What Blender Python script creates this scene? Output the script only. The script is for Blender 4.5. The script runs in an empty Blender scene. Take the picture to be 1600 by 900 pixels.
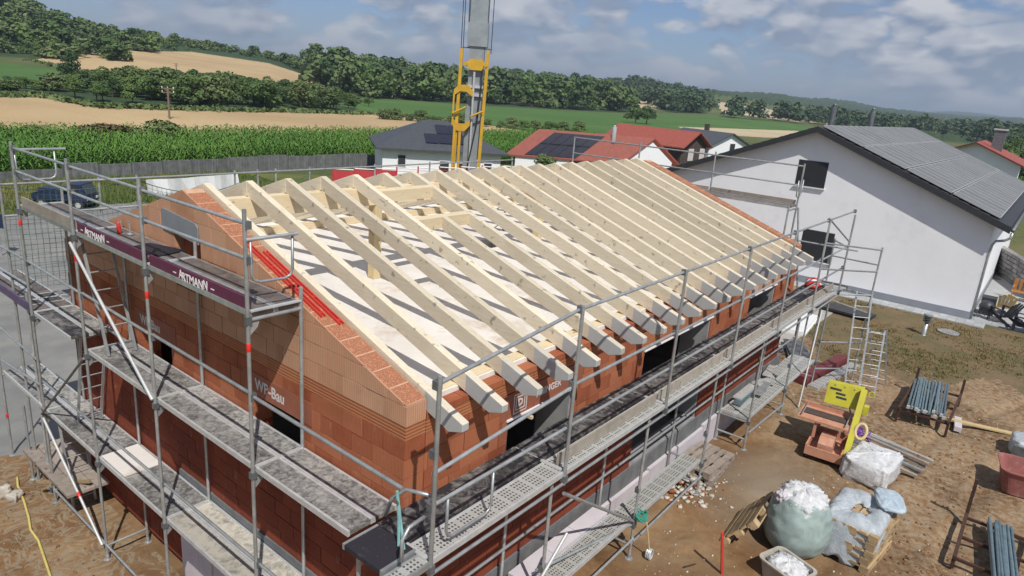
import bpy, math, random
import numpy as np
from mathutils import Matrix, Vector
random.seed(7); rng = np.random.default_rng(7)
SC = bpy.context.scene
COL = SC.collection

# ---------------------------------------------------------------- camera
CAM = np.array([-4.7216, -4.9558, 7.4233]); PITCH, ROLL, YAW, FPX = 0.28478, 0.07999, 0.65716, 1066.4
def cam_axes():
    cy, sy, cp, sp = math.cos(YAW), math.sin(YAW), math.cos(PITCH), math.sin(PITCH)
    f = np.array([cy*cp, sy*cp, -sp]); r = np.array([sy, -cy, 0.]); u = np.cross(r, f)
    cr, sr = math.cos(ROLL), math.sin(ROLL)
    return cr*r+sr*u, -sr*r+cr*u, f
RX, UX, FX = cam_axes()
cd = bpy.data.cameras.new('camera'); cd.sensor_width = 36; cd.lens = FPX/1600*36; cd.clip_start = 0.1; cd.clip_end = 20000
co = bpy.data.objects.new('camera', cd); COL.objects.link(co)
m = Matrix.Identity(4)
for i in range(3):
    m[i][0], m[i][1], m[i][2], m[i][3] = RX[i], UX[i], -FX[i], CAM[i]
co.matrix_world = m; SC.camera = co
SC.render.resolution_x, SC.render.resolution_y = 1024, 576

def ray(x, y): return FX + (x-800)/FPX*RX + (450-y)/FPX*UX
def onz(x, y, z):
    d = ray(x, y); return CAM + (z-CAM[2])/d[2]*d
def at(x, y, dist):
    d = ray(x, y); return CAM + d*dist/math.hypot(d[0], d[1])
def project(P):
    d = np.asarray(P, float)-CAM; z = d@FX; zz = np.where(z > .05, z, .05)
    return 800+FPX*(d@RX)/zz, 450-FPX*(d@UX)/zz, z

# ---------------------------------------------------------------- light
SUNV = Vector((-.43, -.63, 1.0)).normalized()          # towards the sun
EL = math.asin(SUNV.z); AZ = math.atan2(SUNV.x, SUNV.y)
sl = bpy.data.lights.new('sun', 'SUN'); sl.energy = 5.0; sl.angle = math.radians(.55); sl.color = (1, .955, .88)
so = bpy.data.objects.new('sun', sl); COL.objects.link(so)
so.rotation_euler = (-SUNV).to_track_quat('-Z', 'Y').to_euler(); so.location = (0, 0, 60)
SC.view_settings.view_transform = 'Standard'; SC.view_settings.look = 'None'
SC.view_settings.exposure = -0.17; SC.view_settings.gamma = 1
SC.render.engine = 'CYCLES'
SC.cycles.max_bounces = 6; SC.cycles.transparent_max_bounces = 12

def N(nt, t, **k):
    n = nt.nodes.new(t)
    for a, b in k.items():
        if a == 'op': n.operation = b
        elif hasattr(n, a) and a not in ('inputs',): setattr(n, a, b)
    return n
def L(nt, a, b): nt.links.new(a, b)
def math_(nt, op, a, b=None, c=None, clamp=False):
    n = nt.nodes.new('ShaderNodeMath'); n.operation = op; n.use_clamp = clamp
    for i, v in enumerate((a, b, c)):
        if v is None: continue
        if isinstance(v, (int, float)): n.inputs[i].default_value = v
        else: nt.links.new(v, n.inputs[i])
    return n.outputs[0]
def ramp(nt, fac, stops, interp='LINEAR'):
    n = nt.nodes.new('ShaderNodeValToRGB'); n.color_ramp.interpolation = interp
    el = n.color_ramp.elements
    while len(el) < len(stops): el.new(.5)
    for e, (p, c) in zip(el, stops):
        e.position = p; e.color = tuple(c)+(1,) if hasattr(c, '__len__') else (c, c, c, 1)
    nt.links.new(fac, n.inputs[0]); return n.outputs[0]
def mixc(nt, fac, a, b, bt='MIX'):
    n = nt.nodes.new('ShaderNodeMix'); n.data_type = 'RGBA'; n.blend_type = bt
    for s, v in ((n.inputs[0], fac), (n.inputs[6], a), (n.inputs[7], b)):
        if isinstance(v, (int, float)): s.default_value = v
        elif isinstance(v, tuple): s.default_value = v+(1,) if len(v) == 3 else v
        else: nt.links.new(v, s)
    return n.outputs[2]

# ---------------------------------------------------------------- sky: Nishita + procedural cumulus over the whole dome
w = bpy.data.worlds.new('World'); SC.world = w; w.use_nodes = True
nt = w.node_tree; nt.nodes.clear()
sky = nt.nodes.new('ShaderNodeTexSky'); sky.sky_type = 'NISHITA'; sky.sun_disc = False
sky.sun_elevation = EL; sky.sun_rotation = AZ; sky.altitude = 300; sky.dust_density = .35; sky.air_density = 1.0; sky.ozone_density = 3.5
bg1 = nt.nodes.new('ShaderNodeBackground'); bg1.inputs[1].default_value = .085
L(nt, mixc(nt, 1.0, sky.outputs[0], (.80, .90, 1.12), 'MULTIPLY'), bg1.inputs[0])
tc = nt.nodes.new('ShaderNodeTexCoord')
sep = nt.nodes.new('ShaderNodeSeparateXYZ'); L(nt, tc.outputs['Generated'], sep.inputs[0])
zc = math_(nt, 'MAXIMUM', sep.outputs[2], 0.0)
den = math_(nt, 'ADD', zc, .16)
def cloudcoord(dz):
    comb = nt.nodes.new('ShaderNodeCombineXYZ')
    L(nt, math_(nt, 'MULTIPLY', sep.outputs[0], 3.4), comb.inputs[0])
    L(nt, math_(nt, 'MULTIPLY', sep.outputs[1], 3.4), comb.inputs[1])
    L(nt, math_(nt, 'MULTIPLY_ADD', sep.outputs[2], 7.5, dz), comb.inputs[2])
    return comb.outputs[0]
def cl(dz, detail=9):
    n = nt.nodes.new('ShaderNodeTexNoise'); n.inputs['Scale'].default_value = 1.35; n.inputs['Detail'].default_value = detail
    n.inputs['Roughness'].default_value = .56; n.inputs['Distortion'].default_value = .25
    L(nt, cloudcoord(dz+47.7), n.inputs['Vector']); return n.outputs[0]
def puff(dz, detail, d2):
    """billowing cloud density: fractal noise plus folded noise for rounded heads"""
    v = nt.nodes.new('ShaderNodeTexNoise'); v.inputs['Scale'].default_value = 2.5; v.inputs['Detail'].default_value = d2; v.inputs['Roughness'].default_value = .5
    L(nt, cloudcoord(dz+5.2), v.inputs['Vector'])
    fold = math_(nt, 'ABSOLUTE', math_(nt, 'MULTIPLY_ADD', v.outputs[0], 2.0, -1.0))
    return math_(nt, 'ADD', cl(dz, detail), math_(nt, 'MULTIPLY_ADD', fold, .55, -.09))
n0 = puff(0.0, 7, 3); n1 = puff(.17, 4, 2)
mask = ramp(nt, n0, [(.40, 0.), (.455, .5), (.52, 1.)], 'EASE')
lit = math_(nt, 'MULTIPLY_ADD', math_(nt, 'SUBTRACT', n0, n1), 5.4, .42, clamp=True)
ccol = mixc(nt, lit, (.25, .315, .44), (.82, .81, .82))
n2 = cl(3.1, 3)
ccol = mixc(nt, ramp(nt, n2, [(.44, 0.), (.62, .7)]), ccol, (.36, .425, .55))
bg2 = nt.nodes.new('ShaderNodeBackground'); bg2.inputs[1].default_value = 1.0; L(nt, ccol, bg2.inputs[0])
mx = nt.nodes.new('ShaderNodeMixShader'); L(nt, math_(nt, 'MULTIPLY', mask, .88), mx.inputs[0]); L(nt, bg1.outputs[0], mx.inputs[1]); L(nt, bg2.outputs[0], mx.inputs[2])
# hazy air towards the horizon, all round
bg3 = nt.nodes.new('ShaderNodeBackground'); bg3.inputs[0].default_value = (.335, .40, .53, 1)
mx2 = nt.nodes.new('ShaderNodeMixShader'); L(nt, ramp(nt, sep.outputs[2], [(0., .92), (.03, .62), (.08, .30), (.20, .0)]), mx2.inputs[0]); L(nt, mx.outputs[0], mx2.inputs[1]); L(nt, bg3.outputs[0], mx2.inputs[2])
mx = mx2
wo = nt.nodes.new('ShaderNodeOutputWorld'); L(nt, mx.outputs[0], wo.inputs[0])

# ---------------------------------------------------------------- materials
MATS = {}
def newmat(name):
    m = bpy.data.materials.new(name); m.use_nodes = True; MATS[name] = m
    nt = m.node_tree; b = nt.nodes['Principled BSDF']
    return m, nt, b
def pos(nt, scale=None):
    g = nt.nodes.new('ShaderNodeNewGeometry')
    if scale is None: return g.outputs['Position']
    mp = nt.nodes.new('ShaderNodeMapping'); mp.inputs['Scale'].default_value = scale
    L(nt, g.outputs['Position'], mp.inputs[0]); return mp.outputs[0]
def noise(nt, scale, detail=4, rough=.55, vec=None, dist=0):
    n = nt.nodes.new('ShaderNodeTexNoise'); n.inputs['Scale'].default_value = scale; n.inputs['Detail'].default_value = detail
    n.inputs['Roughness'].default_value = rough; n.inputs['Distortion'].default_value = dist
    L(nt, vec if vec is not None else pos(nt), n.inputs['Vector']); return n.outputs[0]
def bump(nt, b, h, strength=.4, dist=.01):
    n = nt.nodes.new('ShaderNodeBump'); n.inputs['Strength'].default_value = strength; n.inputs['Distance'].default_value = dist
    L(nt, h, n.inputs['Height']); L(nt, n.outputs[0], b.inputs['Normal'])
def rnd(nt):
    o = nt.nodes.new('ShaderNodeObjectInfo'); g = nt.nodes.new('ShaderNodeNewGeometry')
    return math_(nt, 'FRACT', math_(nt, 'ADD', o.outputs['Random'], g.outputs['Random Per Island']))
def pm(name, c1, c2=None, scale=3., rough=.7, metal=0., bmp=0., bscale=30., var=0., spots=None, vec=None, spec=.5, detail=5):
    """plain painted / worn surface: two-tone noise, optional per-piece variation, bump and splatter"""
    m, nt, b = newmat(name)
    v = pos(nt, vec) if vec else None
    if c2 is None: c2 = tuple(x*.8 for x in c1)
    col = mixc(nt, ramp(nt, noise(nt, scale, detail, .6, v), [(.35, 0.), (.65, 1.)]), c1, c2)
    if var: col = mixc(nt, 1.0, col, ramp(nt, rnd(nt), [(0, 1-var), (1, 1+var)]), 'MULTIPLY')
    if spots:
        sc, lo, hi, sc_ = spots
        col = mixc(nt, ramp(nt, noise(nt, sc, 8, .7), [(lo, 0.), (hi, 1.)]), col, sc_)
    L(nt, col, b.inputs['Base Color'])
    b.inputs['Roughness'].default_value = rough; b.inputs['Metallic'].default_value = metal
    b.inputs['Specular IOR Level'].default_value = spec
    if bmp: bump(nt, b, noise(nt, bscale, 4), bmp, .01)
    return m

def brick_mat(name, c1, c2, c3, rib='v', amp=.5, freq=260.):
    m, nt, b = newmat(name)
    g = nt.nodes.new('ShaderNodeNewGeometry'); s = nt.nodes.new('ShaderNodeSeparateXYZ'); L(nt, g.outputs['Position'], s.inputs[0])
    u = math_(nt, 'ADD', s.outputs[0], s.outputs[1]) if rib == 'v' else s.outputs[2]
    wv = math_(nt, 'SINE', math_(nt, 'MULTIPLY', u, freq))
    col = mixc(nt, rnd(nt), c1, c2)
    col = mixc(nt, ramp(nt, noise(nt, 2.2, 6, .65), [(.42, 0.), (.7, .8)]), col, c3)
    col = mixc(nt, math_(nt, 'MULTIPLY_ADD', wv, .13, .13), col, (.10, .03, .015))
    col = mixc(nt, ramp(nt, noise(nt, 7, 9, .75, pos(nt, (1, 1, .45))), [(.58, 0.), (.74, .42)]), col, (.47, .40, .345))
    col = mixc(nt, ramp(nt, noise(nt, 1.1, 5, .6), [(.35, .30), (.5, 0.)]), col, tuple(x*.5 for x in c2))
    L(nt, col, b.inputs['Base Color']); b.inputs['Roughness'].default_value = .9; b.inputs['Specular IOR Level'].default_value = .15
    bump(nt, b, math_(nt, 'MULTIPLY_ADD', noise(nt, 60, 4), .6, math_(nt, 'MULTIPLY', wv, .5)), amp, .004)
brick_mat('brick', (.46, .175, .088), (.29, .08, .038), (.39, .125, .06))
pm('joint_pale', (.58, .36, .24), (.48, .28, .18), 9, .95)
brick_mat('brick_red_shaded', (.25, .062, .033), (.185, .043, .025), (.22, .054, .029))  # red brick darkened further, putting the shade below the decks into its colour
brick_mat('brick_pale', (.60, .35, .225), (.48, .255, .15), (.56, .305, .185), amp=.25, freq=190)
brick_mat('brick_grooved', (.47, .20, .10), (.40, .15, .07), (.36, .13, .06), rib='h', amp=1.0, freq=150)
# honeycomb tops of hollow bricks
m, nt, b = newmat('brick_top')
vo = nt.nodes.new('ShaderNodeTexVoronoi'); vo.inputs['Scale'].default_value = 42; vo.feature = 'DISTANCE_TO_EDGE'; L(nt, pos(nt), vo.inputs['Vector'])
hx = ramp(nt, vo.outputs['Distance'], [(.06, 1.), (.22, 0.)])
L(nt, mixc(nt, hx, mixc(nt, noise(nt, 5, 5), (.28, .10, .05), (.40, .16, .085)), (.50, .22, .12)), b.inputs['Base Color']); b.inputs['Roughness'].default_value = .95
bump(nt, b, hx, .8, .01)
pm('mortar', (.33, .25, .19), (.24, .17, .12), 8, .95, bmp=.3)
pm('concrete', (.30, .30, .30), (.21, .21, .215), 2.5, .9, bmp=.3)
pm('bitumen', (.17, .175, .18), (.11, .115, .12), 3, .8, bmp=.3, spots=(14, .62, .8, (.4, .38, .36)))
pm('insulation', (.56, .52, .555), (.49, .455, .49), 1.6, .75, var=.06)
pm('styrofoam', (.78, .76, .72), (.68, .66, .62), 6, .8)

# timber with grain along the piece
def timber(name, c1, c2, c3, gs=(1, 1, 1), paint=None, var=.12):
    m, nt, b = newmat(name)
    g1 = noise(nt, 1.0, 6, .6, pos(nt, gs)); g2 = noise(nt, 3.3, 3, .5)
    col = mixc(nt, ramp(nt, g1, [(.3, 0.), (.7, 1.)]), c1, c2)
    col = mixc(nt, ramp(nt, g2, [(.5, 0.), (.75, .6)]), col, c3)
    col = mixc(nt, ramp(nt, noise(nt, 9, 2, .4), [(.66, 0.), (.73, .8)]), col, tuple(x*.42 for x in c3))   # knots
    col = mixc(nt, ramp(nt, noise(nt, .8, 5, .65), [(.55, 0.), (.75, .35)]), col, tuple(x*.62 for x in c2))   # grubby, weathered stretches
    col = mixc(nt, 1.0, col, ramp(nt, rnd(nt), [(0, 1-var), (1, 1+var)]), 'MULTIPLY')
    if paint:
        g = nt.nodes.new('ShaderNodeNewGeometry'); s = nt.nodes.new('ShaderNodeSeparateXYZ'); L(nt, g.outputs['Position'], s.inputs[0])
        edge = math_(nt, 'MULTIPLY_ADD', noise(nt, 25, 2), .02, s.outputs[1])
        sn = nt.nodes.new('ShaderNodeSeparateXYZ'); L(nt, g.outputs['Normal'], sn.inputs[0])
        pf = math_(nt, 'MULTIPLY', math_(nt, 'LESS_THAN', edge, paint[0]), math_(nt, 'MULTIPLY_ADD', math_(nt, 'GREATER_THAN', sn.outputs[2], .55), -.8, 1.0))
        col = mixc(nt, pf, col, mixc(nt, noise(nt, 9, 4), paint[1], tuple(x*.86 for x in paint[1])))
    L(nt, col, b.inputs['Base Color']); b.inputs['Roughness'].default_value = .72; b.inputs['Specular IOR Level'].default_value = .25
    bump(nt, b, g1, .25, .004)
timber('rafter_wood', (.665, .60, .475), (.57, .49, .36), (.62, .545, .41), (40, 3.0, 40), paint=(.06, (.43, .44, .43)), var=.15)
timber('purlin_wood', (.66, .56, .385), (.58, .47, .30), (.62, .51, .335), (3, 40, 40))
timber('post_wood', (.66, .55, .34), (.58, .46, .26), (.62, .50, .30), (40, 40, 3))
timber('grey_wood', (.38, .34, .29), (.27, .235, .195), (.33, .28, .23), (5, 5, 5), var=.18)
timber('pallet_wood', (.46, .34, .20), (.34, .24, .135), (.40, .28, .16), (8, 8, 8), var=.22)
timber('weathered_wood', (.33, .28, .24), (.22, .18, .15), (.28, .23, .19), (6, 6, 6), var=.2)
timber('teak', (.42, .20, .06), (.32, .14, .04), (.38, .17, .05), (8, 8, 8))
timber('pale_wood', (.60, .47, .26), (.50, .38, .19), (.55, .42, .22), (8, 8, 8))

def deckmat(name, dark, dust, lo, hi, sc=5.):
    m, nt, b = newmat(name)
    n = noise(nt, sc, 9, .68, None, .6); n2 = noise(nt, 1.1, 5, .6); n3 = noise(nt, 28, 4, .6)
    f = math_(nt, 'ADD', math_(nt, 'MULTIPLY', n, .62), math_(nt, 'MULTIPLY', n2, .38))
    f = ramp(nt, f, [(lo, 0.), (hi, 1.)])
    sp = ramp(nt, n3, [(.66, 0.), (.72, .8)])
    col = mixc(nt, f, dark, dust); col = mixc(nt, math_(nt, 'MULTIPLY', sp, .8), col, tuple(min(1, x*1.5) for x in dust))
    col = mixc(nt, 1.0, col, ramp(nt, rnd(nt), [(0, .82), (1, 1.18)]), 'MULTIPLY')
    L(nt, col, b.inputs['Base Color']); b.inputs['Roughness'].default_value = .62
    bump(nt, b, n, .25, .006)
deckmat('deck_dusty', (.085, .083, .082), (.36, .35, .33), .42, .60, 13.)
deckmat('deck_plaster', (.17, .165, .155), (.48, .45, .385), .36, .54, 9.)
deckmat('deck_black', (.022, .022, .026), (.27, .255, .235), .47, .68, 8.)
deckmat('deck_worn', (.085, .068, .06), (.20, .17, .15), .40, .62)
deckmat('deck_new', (.018, .017, .024), (.10, .095, .10), .60, .85)
m, nt, b = newmat('deck_perforated')
g = nt.nodes.new('ShaderNodeNewGeometry'); s = nt.nodes.new('ShaderNodeSeparateXYZ'); L(nt, g.outputs['Position'], s.inputs[0])
frx = math_(nt, 'SUBTRACT', math_(nt, 'FRACT', math_(nt, 'MULTIPLY', s.outputs[0], 21.)), .5); fry = math_(nt, 'SUBTRACT', math_(nt, 'FRACT', math_(nt, 'MULTIPLY', s.outputs[1], 19.)), .5)
hd_ = math_(nt, 'SQRT', math_(nt, 'ADD', math_(nt, 'MULTIPLY', frx, frx), math_(nt, 'MULTIPLY', fry, fry)))
band = math_(nt, 'LESS_THAN', math_(nt, 'FRACT', math_(nt, 'MULTIPLY', s.outputs[0], 4.2)), .74)
hole = math_(nt, 'MULTIPLY', math_(nt, 'LESS_THAN', hd_, .29), band)
L(nt, mixc(nt, hole, mixc(nt, noise(nt, 6, 6), (.58, .58, .54), (.42, .42, .40)), (.10, .095, .09)), b.inputs['Base Color'])
b.inputs['Roughness'].default_value = .5; b.inputs['Metallic'].default_value = .35
bump(nt, b, math_(nt, 'SUBTRACT', 1.0, hole), .6, .01)
pm('steel', (.47, .49, .49), (.34, .36, .365), 7, .42, .55, bmp=.1, var=.14, spots=(22, .62, .75, (.62, .61, .58)))
pm('steel_dark', (.20, .215, .225), (.13, .14, .15), 7, .5, .5, var=.1)
pm('steel_blue', (.25, .34, .37), (.18, .25, .28), 8, .42, .6, var=.2)
pm('alu', (.62, .63, .63), (.50, .51, .51), 9, .42, .35)
pm('rust', (.085, .04, .028), (.05, .026, .02), 12, .85, .2, bmp=.3)
pm('red_band', (.75, .035, .02), (.62, .03, .02), 10, .5)
pm('red_paint', (.62, .05, .035), (.5, .04, .03), 8, .45)
pm('toe_wine', (.125, .022, .062), (.095, .018, .05), 5, .55, spots=(16, .66, .8, (.3, .22, .24)))
pm('toe_violet', (.11, .075, .16), (.08, .055, .12), 5, .55, spots=(12, .6, .8, (.3, .27, .3)))
pm('letter_white', (.85, .83, .82), (.75, .73, .72), 20, .6)
pm('letter_grey', (.62, .58, .56), (.52, .48, .46), 20, .7)
pm('lintel_box', (.30, .10, .055), (.24, .08, .045), 4, .85, bmp=.2)
pm('dark_void', (.02, .02, .02), (.015, .015, .015), 4, .9)
pm('interior', (.22, .21, .20), (.17, .16, .15), 2, .9)
pm('zinc_sheet', (.36, .38, .42), (.31, .33, .37), 3, .4, .4)
pm('floor_board', (.74, .71, .67), (.66, .63, .59), 1.3, .6, spots=(1.1, .53, .70, (.50, .395, .315)), bmp=.08)
pm('render_white', (.83, .84, .865), (.79, .80, .83), .8, .9, bmp=.2, bscale=90, spots=(.6, .56, .75, (.70, .70, .715)))
pm('plinth_grey', (.26, .275, .31), (.22, .235, .27), 2, .85, bmp=.2)
pm('shutter', (.035, .038, .045), (.03, .032, .038), 3, .5)
pm('white_frame', (.75, .75, .75), (.7, .7, .7), 4, .5)
pm('anthracite', (.035, .037, .042), (.026, .028, .033), 5, .55, bmp=.15)
pm('roof_grey', (.075, .082, .095), (.055, .062, .074), 4, .6, bmp=.3, var=.1)
pm('roof_red', (.33, .082, .056), (.27, .065, .045), 3, .65, bmp=.3, var=.12)
pm('pv_glass', (.175, .178, .18), (.145, .148, .15), 2, .5, .0, spec=.3, var=.10)
pm('pv_dark', (.018, .02, .035), (.014, .016, .03), 2, .2, spec=.6)
pm('pv_frame', (.42, .43, .44), (.36, .37, .38), 5, .5, .1)
pm('crane_yellow', (.60, .36, .03), (.50, .29, .03), 3, .45, spots=(7, .62, .8, (.25, .14, .03)))
pm('crane_grey', (.34, .37, .39), (.27, .30, .32), 2.2, .45, .3, spots=(6, .62, .8, (.2, .2, .2)))
pm('cable', (.05, .05, .055), None, 5, .5, .4)
pm('fence_grey', (.17, .175, .175), (.115, .12, .12), 2.3, .75, var=.2)
pm('net_green', (.05, .12, .10), (.07, .15, .125), 3, .8)
pm('net_red', (.50, .05, .06), (.42, .04, .05), 3, .8)
pm('sheet_white', (.78, .79, .80), (.70, .71, .73), 1.2, .5, bmp=.2, bscale=3)
pm('vehicle_blue', (.014, .026, .07), (.012, .02, .055), 3, .5, spots=(5, .55, .8, (.09, .09, .10)))
pm('rubber', (.02, .02, .02), (.03, .03, .03), 8, .85)
pm('glass_dark', (.02, .025, .03), None, 3, .1, spec=.9)
pm('saw_yellow', (.52, .48, .035), (.45, .41, .035), 4, .45, spots=(9, .60, .8, (.45, .38, .2)))
pm('saw_orange', (.52, .26, .17), (.45, .21, .13), 5, .6, spots=(7, .52, .75, (.48, .36, .29)), bmp=.2)
pm('tub_red', (.30, .105, .09), (.25, .085, .075), 4, .65, spots=(6, .52, .72, (.40, .27, .23)))
pm('stone_pale', (.52, .48, .42), (.40, .36, .31), 6, .9, bmp=.4, var=.25)
pm('stone_wall', (.28, .27, .26), (.19, .185, .18), 6, .9, bmp=.5, var=.35)
pm('paver', (.40, .41, .42), (.33, .34, .35), 3, .85, var=.12)
pm('asphalt', (.21, .21, .20), (.165, .165, .16), .9, .9, bmp=.2, bscale=60, spots=(.35, .48, .72, (.27, .26, .235)))
pm('hose_yellow', (.62, .52, .16), (.5, .42, .13), 9, .5)
pm('rope_green', (.03, .22, .16), (.04, .26, .2), 20, .8)
pm('rope_teal', (.22, .45, .44), (.18, .38, .38), 12, .7)
pm('strap_purple', (.14, .03, .33), (.11, .025, .27), 9, .7)
pm('chair_dark', (.018, .02, .03), (.014, .016, .025), 6, .5)
pm('bark', (.09, .065, .045), (.06, .045, .03), 8, .95, bmp=.5)
pm('pole_wood', (.20, .15, .11), (.15, .11, .08), 6, .9)
pm('hut_wood', (.085, .06, .05), (.055, .04, .035), 3, .9)
def plastic(name, c1, c2, tr, bs=9., bp=.6):
    m, nt, b = newmat(name)
    n = noise(nt, bs, 7, .65, None, 1.2)
    L(nt, mixc(nt, ramp(nt, n, [(.35, 0.), (.7, 1.)]), c1, c2), b.inputs['Base Color'])
    b.inputs['Roughness'].default_value = .28; b.inputs['Transmission Weight'].default_value = tr; b.inputs['IOR'].default_value = 1.25
    bump(nt, b, n, bp, .03)
plastic('foil_white', (.74, .75, .76), (.50, .51, .53), .12)
plastic('foil_clear', (.62, .66, .70), (.44, .50, .54), .30)
plastic('foil_blue', (.56, .65, .72), (.43, .53, .61), .2)
plastic('foil_green', (.34, .42, .40), (.23, .30, .285), .04, 3., .35)
def leaf(name, c1, c2, c3, warm=.0):
    m, nt, b = newmat(name)
    col = mixc(nt, rnd(nt), c1, c2)
    col = mixc(nt, ramp(nt, noise(nt, .12, 3), [(.42, 0.), (.62, 1.)]), col, mixc(nt, rnd(nt), c3, c1))
    L(nt, col, b.inputs['Base Color']); b.inputs['Roughness'].default_value = .75; b.inputs['Specular IOR Level'].default_value = .2
    b.inputs['Subsurface Weight'].default_value = 0
leaf('leaf_oak', (.105, .17, .05), (.062, .108, .034), (.13, .19, .057))
leaf('leaf_dark', (.068, .116, .044), (.042, .077, .032), (.082, .13, .048))
leaf('leaf_bush', (.12, .17, .06), (.075, .115, .043), (.155, .19, .075))
leaf('leaf_red', (.12, .085, .045), (.07, .085, .032), (.14, .10, .055))
leaf('leaf_corn', (.09, .19, .032), (.06, .14, .024), (.115, .21, .038))
leaf('leaf_far', (.065, .105, .052), (.047, .08, .044), (.078, .115, .058))
def groundmat(name, stops, scale, fine, bmpv=.5, bd=.03, fscale=18., rough=.95, vec=None, spk=None):
    m, nt, b = newmat(name)
    v = pos(nt, vec) if vec else None
    n = noise(nt, scale, 8, .62, v, .3); f = noise(nt, fscale, 6, .7)
    mixn = math_(nt, 'ADD', math_(nt, 'MULTIPLY', n, 1-fine), math_(nt, 'MULTIPLY', f, fine))
    col = ramp(nt, mixn, stops)
    if spk: col = mixc(nt, ramp(nt, noise(nt, spk[0], 3, .5), [(spk[1], 0.), (spk[1]+.05, .9)]), col, spk[2])
    L(nt, col, b.inputs['Base Color']); b.inputs['Roughness'].default_value = rough; b.inputs['Specular IOR Level'].default_value = .2
    bump(nt, b, f, bmpv, bd)
groundmat('wheat', [(.3, (.33, .235, .125)), (.5, (.43, .315, .175)), (.7, (.50, .38, .215))], .035, .35, .6, .1, 2.5)
groundmat('wheat_pale', [(.3, (.40, .33, .21)), (.5, (.47, .39, .25)), (.7, (.54, .45, .30))], .02, .3, .4, .1, 1.2)
groundmat('field_green', [(.3, (.055, .115, .03)), (.5, (.075, .15, .04)), (.7, (.105, .185, .055))], .03, .4, .8, .3, 1.6)
groundmat('field_brown', [(.3, (.155, .125, .075)), (.5, (.19, .15, .09)), (.7, (.23, .19, .12))], .03, .3, .5, .1, 1.5)
groundmat('meadow', [(.3, (.06, .085, .03)), (.5, (.10, .12, .045)), (.7, (.20, .17, .085))], .03, .35, .8, .3, 1.4)
groundmat('forest_floor', [(.3, (.035, .062, .03)), (.5, (.048, .08, .037)), (.7, (.065, .10, .045))], .02, .55, 1.0, 3.0, .12)
groundmat('corn_soil', [(.3, (.04, .075, .018)), (.5, (.06, .11, .022)), (.7, (.08, .12, .03))], .2, .5, .6, .1, 5)
pm('net_pale', (.6, .3, .32), (.5, .24, .26), 3, .8)
pm('clod', (.23, .14, .075), (.16, .09, .045), 4, .95, bmp=.3, var=.3)
leaf('grass_dry', (.15, .125, .04), (.10, .10, .03), (.20, .15, .065))
leaf('grass_verge', (.15, .18, .04), (.09, .14, .03), (.26, .23, .09))
pm('wall_cream', (.62, .52, .38), (.55, .46, .33), 2, .9)
pm('wine_dark', (.16, .028, .032), (.12, .022, .026), 5, .6, spots=(5, .58, .75, (.3, .2, .19)))
# dirt of the building site: loam, gravel, cement dust, damp mud
m, nt, b = newmat('dirt')
g = nt.nodes.new('ShaderNodeNewGeometry'); s = nt.nodes.new('ShaderNodeSeparateXYZ'); L(nt, g.outputs['Position'], s.inputs[0])
nA = noise(nt, .55, 8, .62, None, .5); nB = noise(nt, 7, 6, .68); nC = noise(nt, 34, 3, .6); nD = noise(nt, 1.4, 6, .6, None, 2.5)
col = ramp(nt, math_(nt, 'ADD', math_(nt, 'MULTIPLY', nA, .75), math_(nt, 'MULTIPLY', nB, .25)), [(.34, (.12, .064, .029)), (.45, (.19, .107, .051)), (.56, (.25, .157, .083)), (.70, (.305, .218, .134))])
xr = math_(nt, 'MULTIPLY_ADD', noise(nt, .5, 4), 3.0, math_(nt, 'ADD', s.outputs[0], math_(nt, 'MULTIPLY', s.outputs[1], -1.3)))
grav = math_(nt, 'MULTIPLY', ramp(nt, math_(nt, 'MULTIPLY', xr, .05), [(.62, 0.), (.78, 1.)]), ramp(nt, nB, [(.42, 0.), (.6, .75)]))
col = mixc(nt, grav, col, (.31, .25, .175))
# cement dust, spilt where the blocks were cut (x 7..11, y -1..-3)
dx = math_(nt, 'MULTIPLY', math_(nt, 'SUBTRACT', s.outputs[0], 8.6), .42); dy = math_(nt, 'MULTIPLY', math_(nt, 'ADD', s.outputs[1], 1.75), .85)
rr = math_(nt, 'SQRT', math_(nt, 'ADD', math_(nt, 'MULTIPLY', dx, dx), math_(nt, 'MULTIPLY', dy, dy)))
dust = math_(nt, 'MULTIPLY', ramp(nt, math_(nt, 'ADD', rr, math_(nt, 'MULTIPLY_ADD', nA, 1.4, -.7)), [(.15, 1.), (1.0, 0.)]), .75)
col = mixc(nt, dust, col, (.33, .28, .21))
damp = ramp(nt, noise(nt, .33, 5, .6, None, .8), [(.52, 0.), (.60, .55)])
col = mixc(nt, damp, col, mixc(nt, .55, col, (.05, .026, .012)))
# swirls of dried slurry on the low side
sw = math_(nt, 'MULTIPLY', ramp(nt, nD, [(.44, 0.), (.49, 1.), (.56, 0.)]), math_(nt, 'LESS_THAN', s.outputs[0], -.1))
col = mixc(nt, math_(nt, 'MULTIPLY', sw, .8), col, (.27, .235, .17))
col = mixc(nt, ramp(nt, nC, [(.66, 0.), (.73, .85)]), col, (.40, .335, .25))
L(nt, col, b.inputs['Base Color']); b.inputs['Roughness'].default_value = .93; b.inputs['Specular IOR Level'].default_value = .2
bump(nt, b, math_(nt, 'ADD', nB, math_(nt, 'MULTIPLY', nC, .3)), .38, .04)
m, nt, b = newmat('lawn')
nA = noise(nt, .7, 7, .65); nB = noise(nt, 9, 5, .7)
col = ramp(nt, math_(nt, 'ADD', math_(nt, 'MULTIPLY', nA, .65), math_(nt, 'MULTIPLY', nB, .35)), [(.34, (.075, .08, .028)), (.44, (.12, .10, .042)), (.52, (.165, .115, .058)), (.66, (.195, .13, .07))])
L(nt, col, b.inputs['Base Color']); b.inputs['Roughness'].default_value = .95; bump(nt, b, nB, .8, .06)
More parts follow.
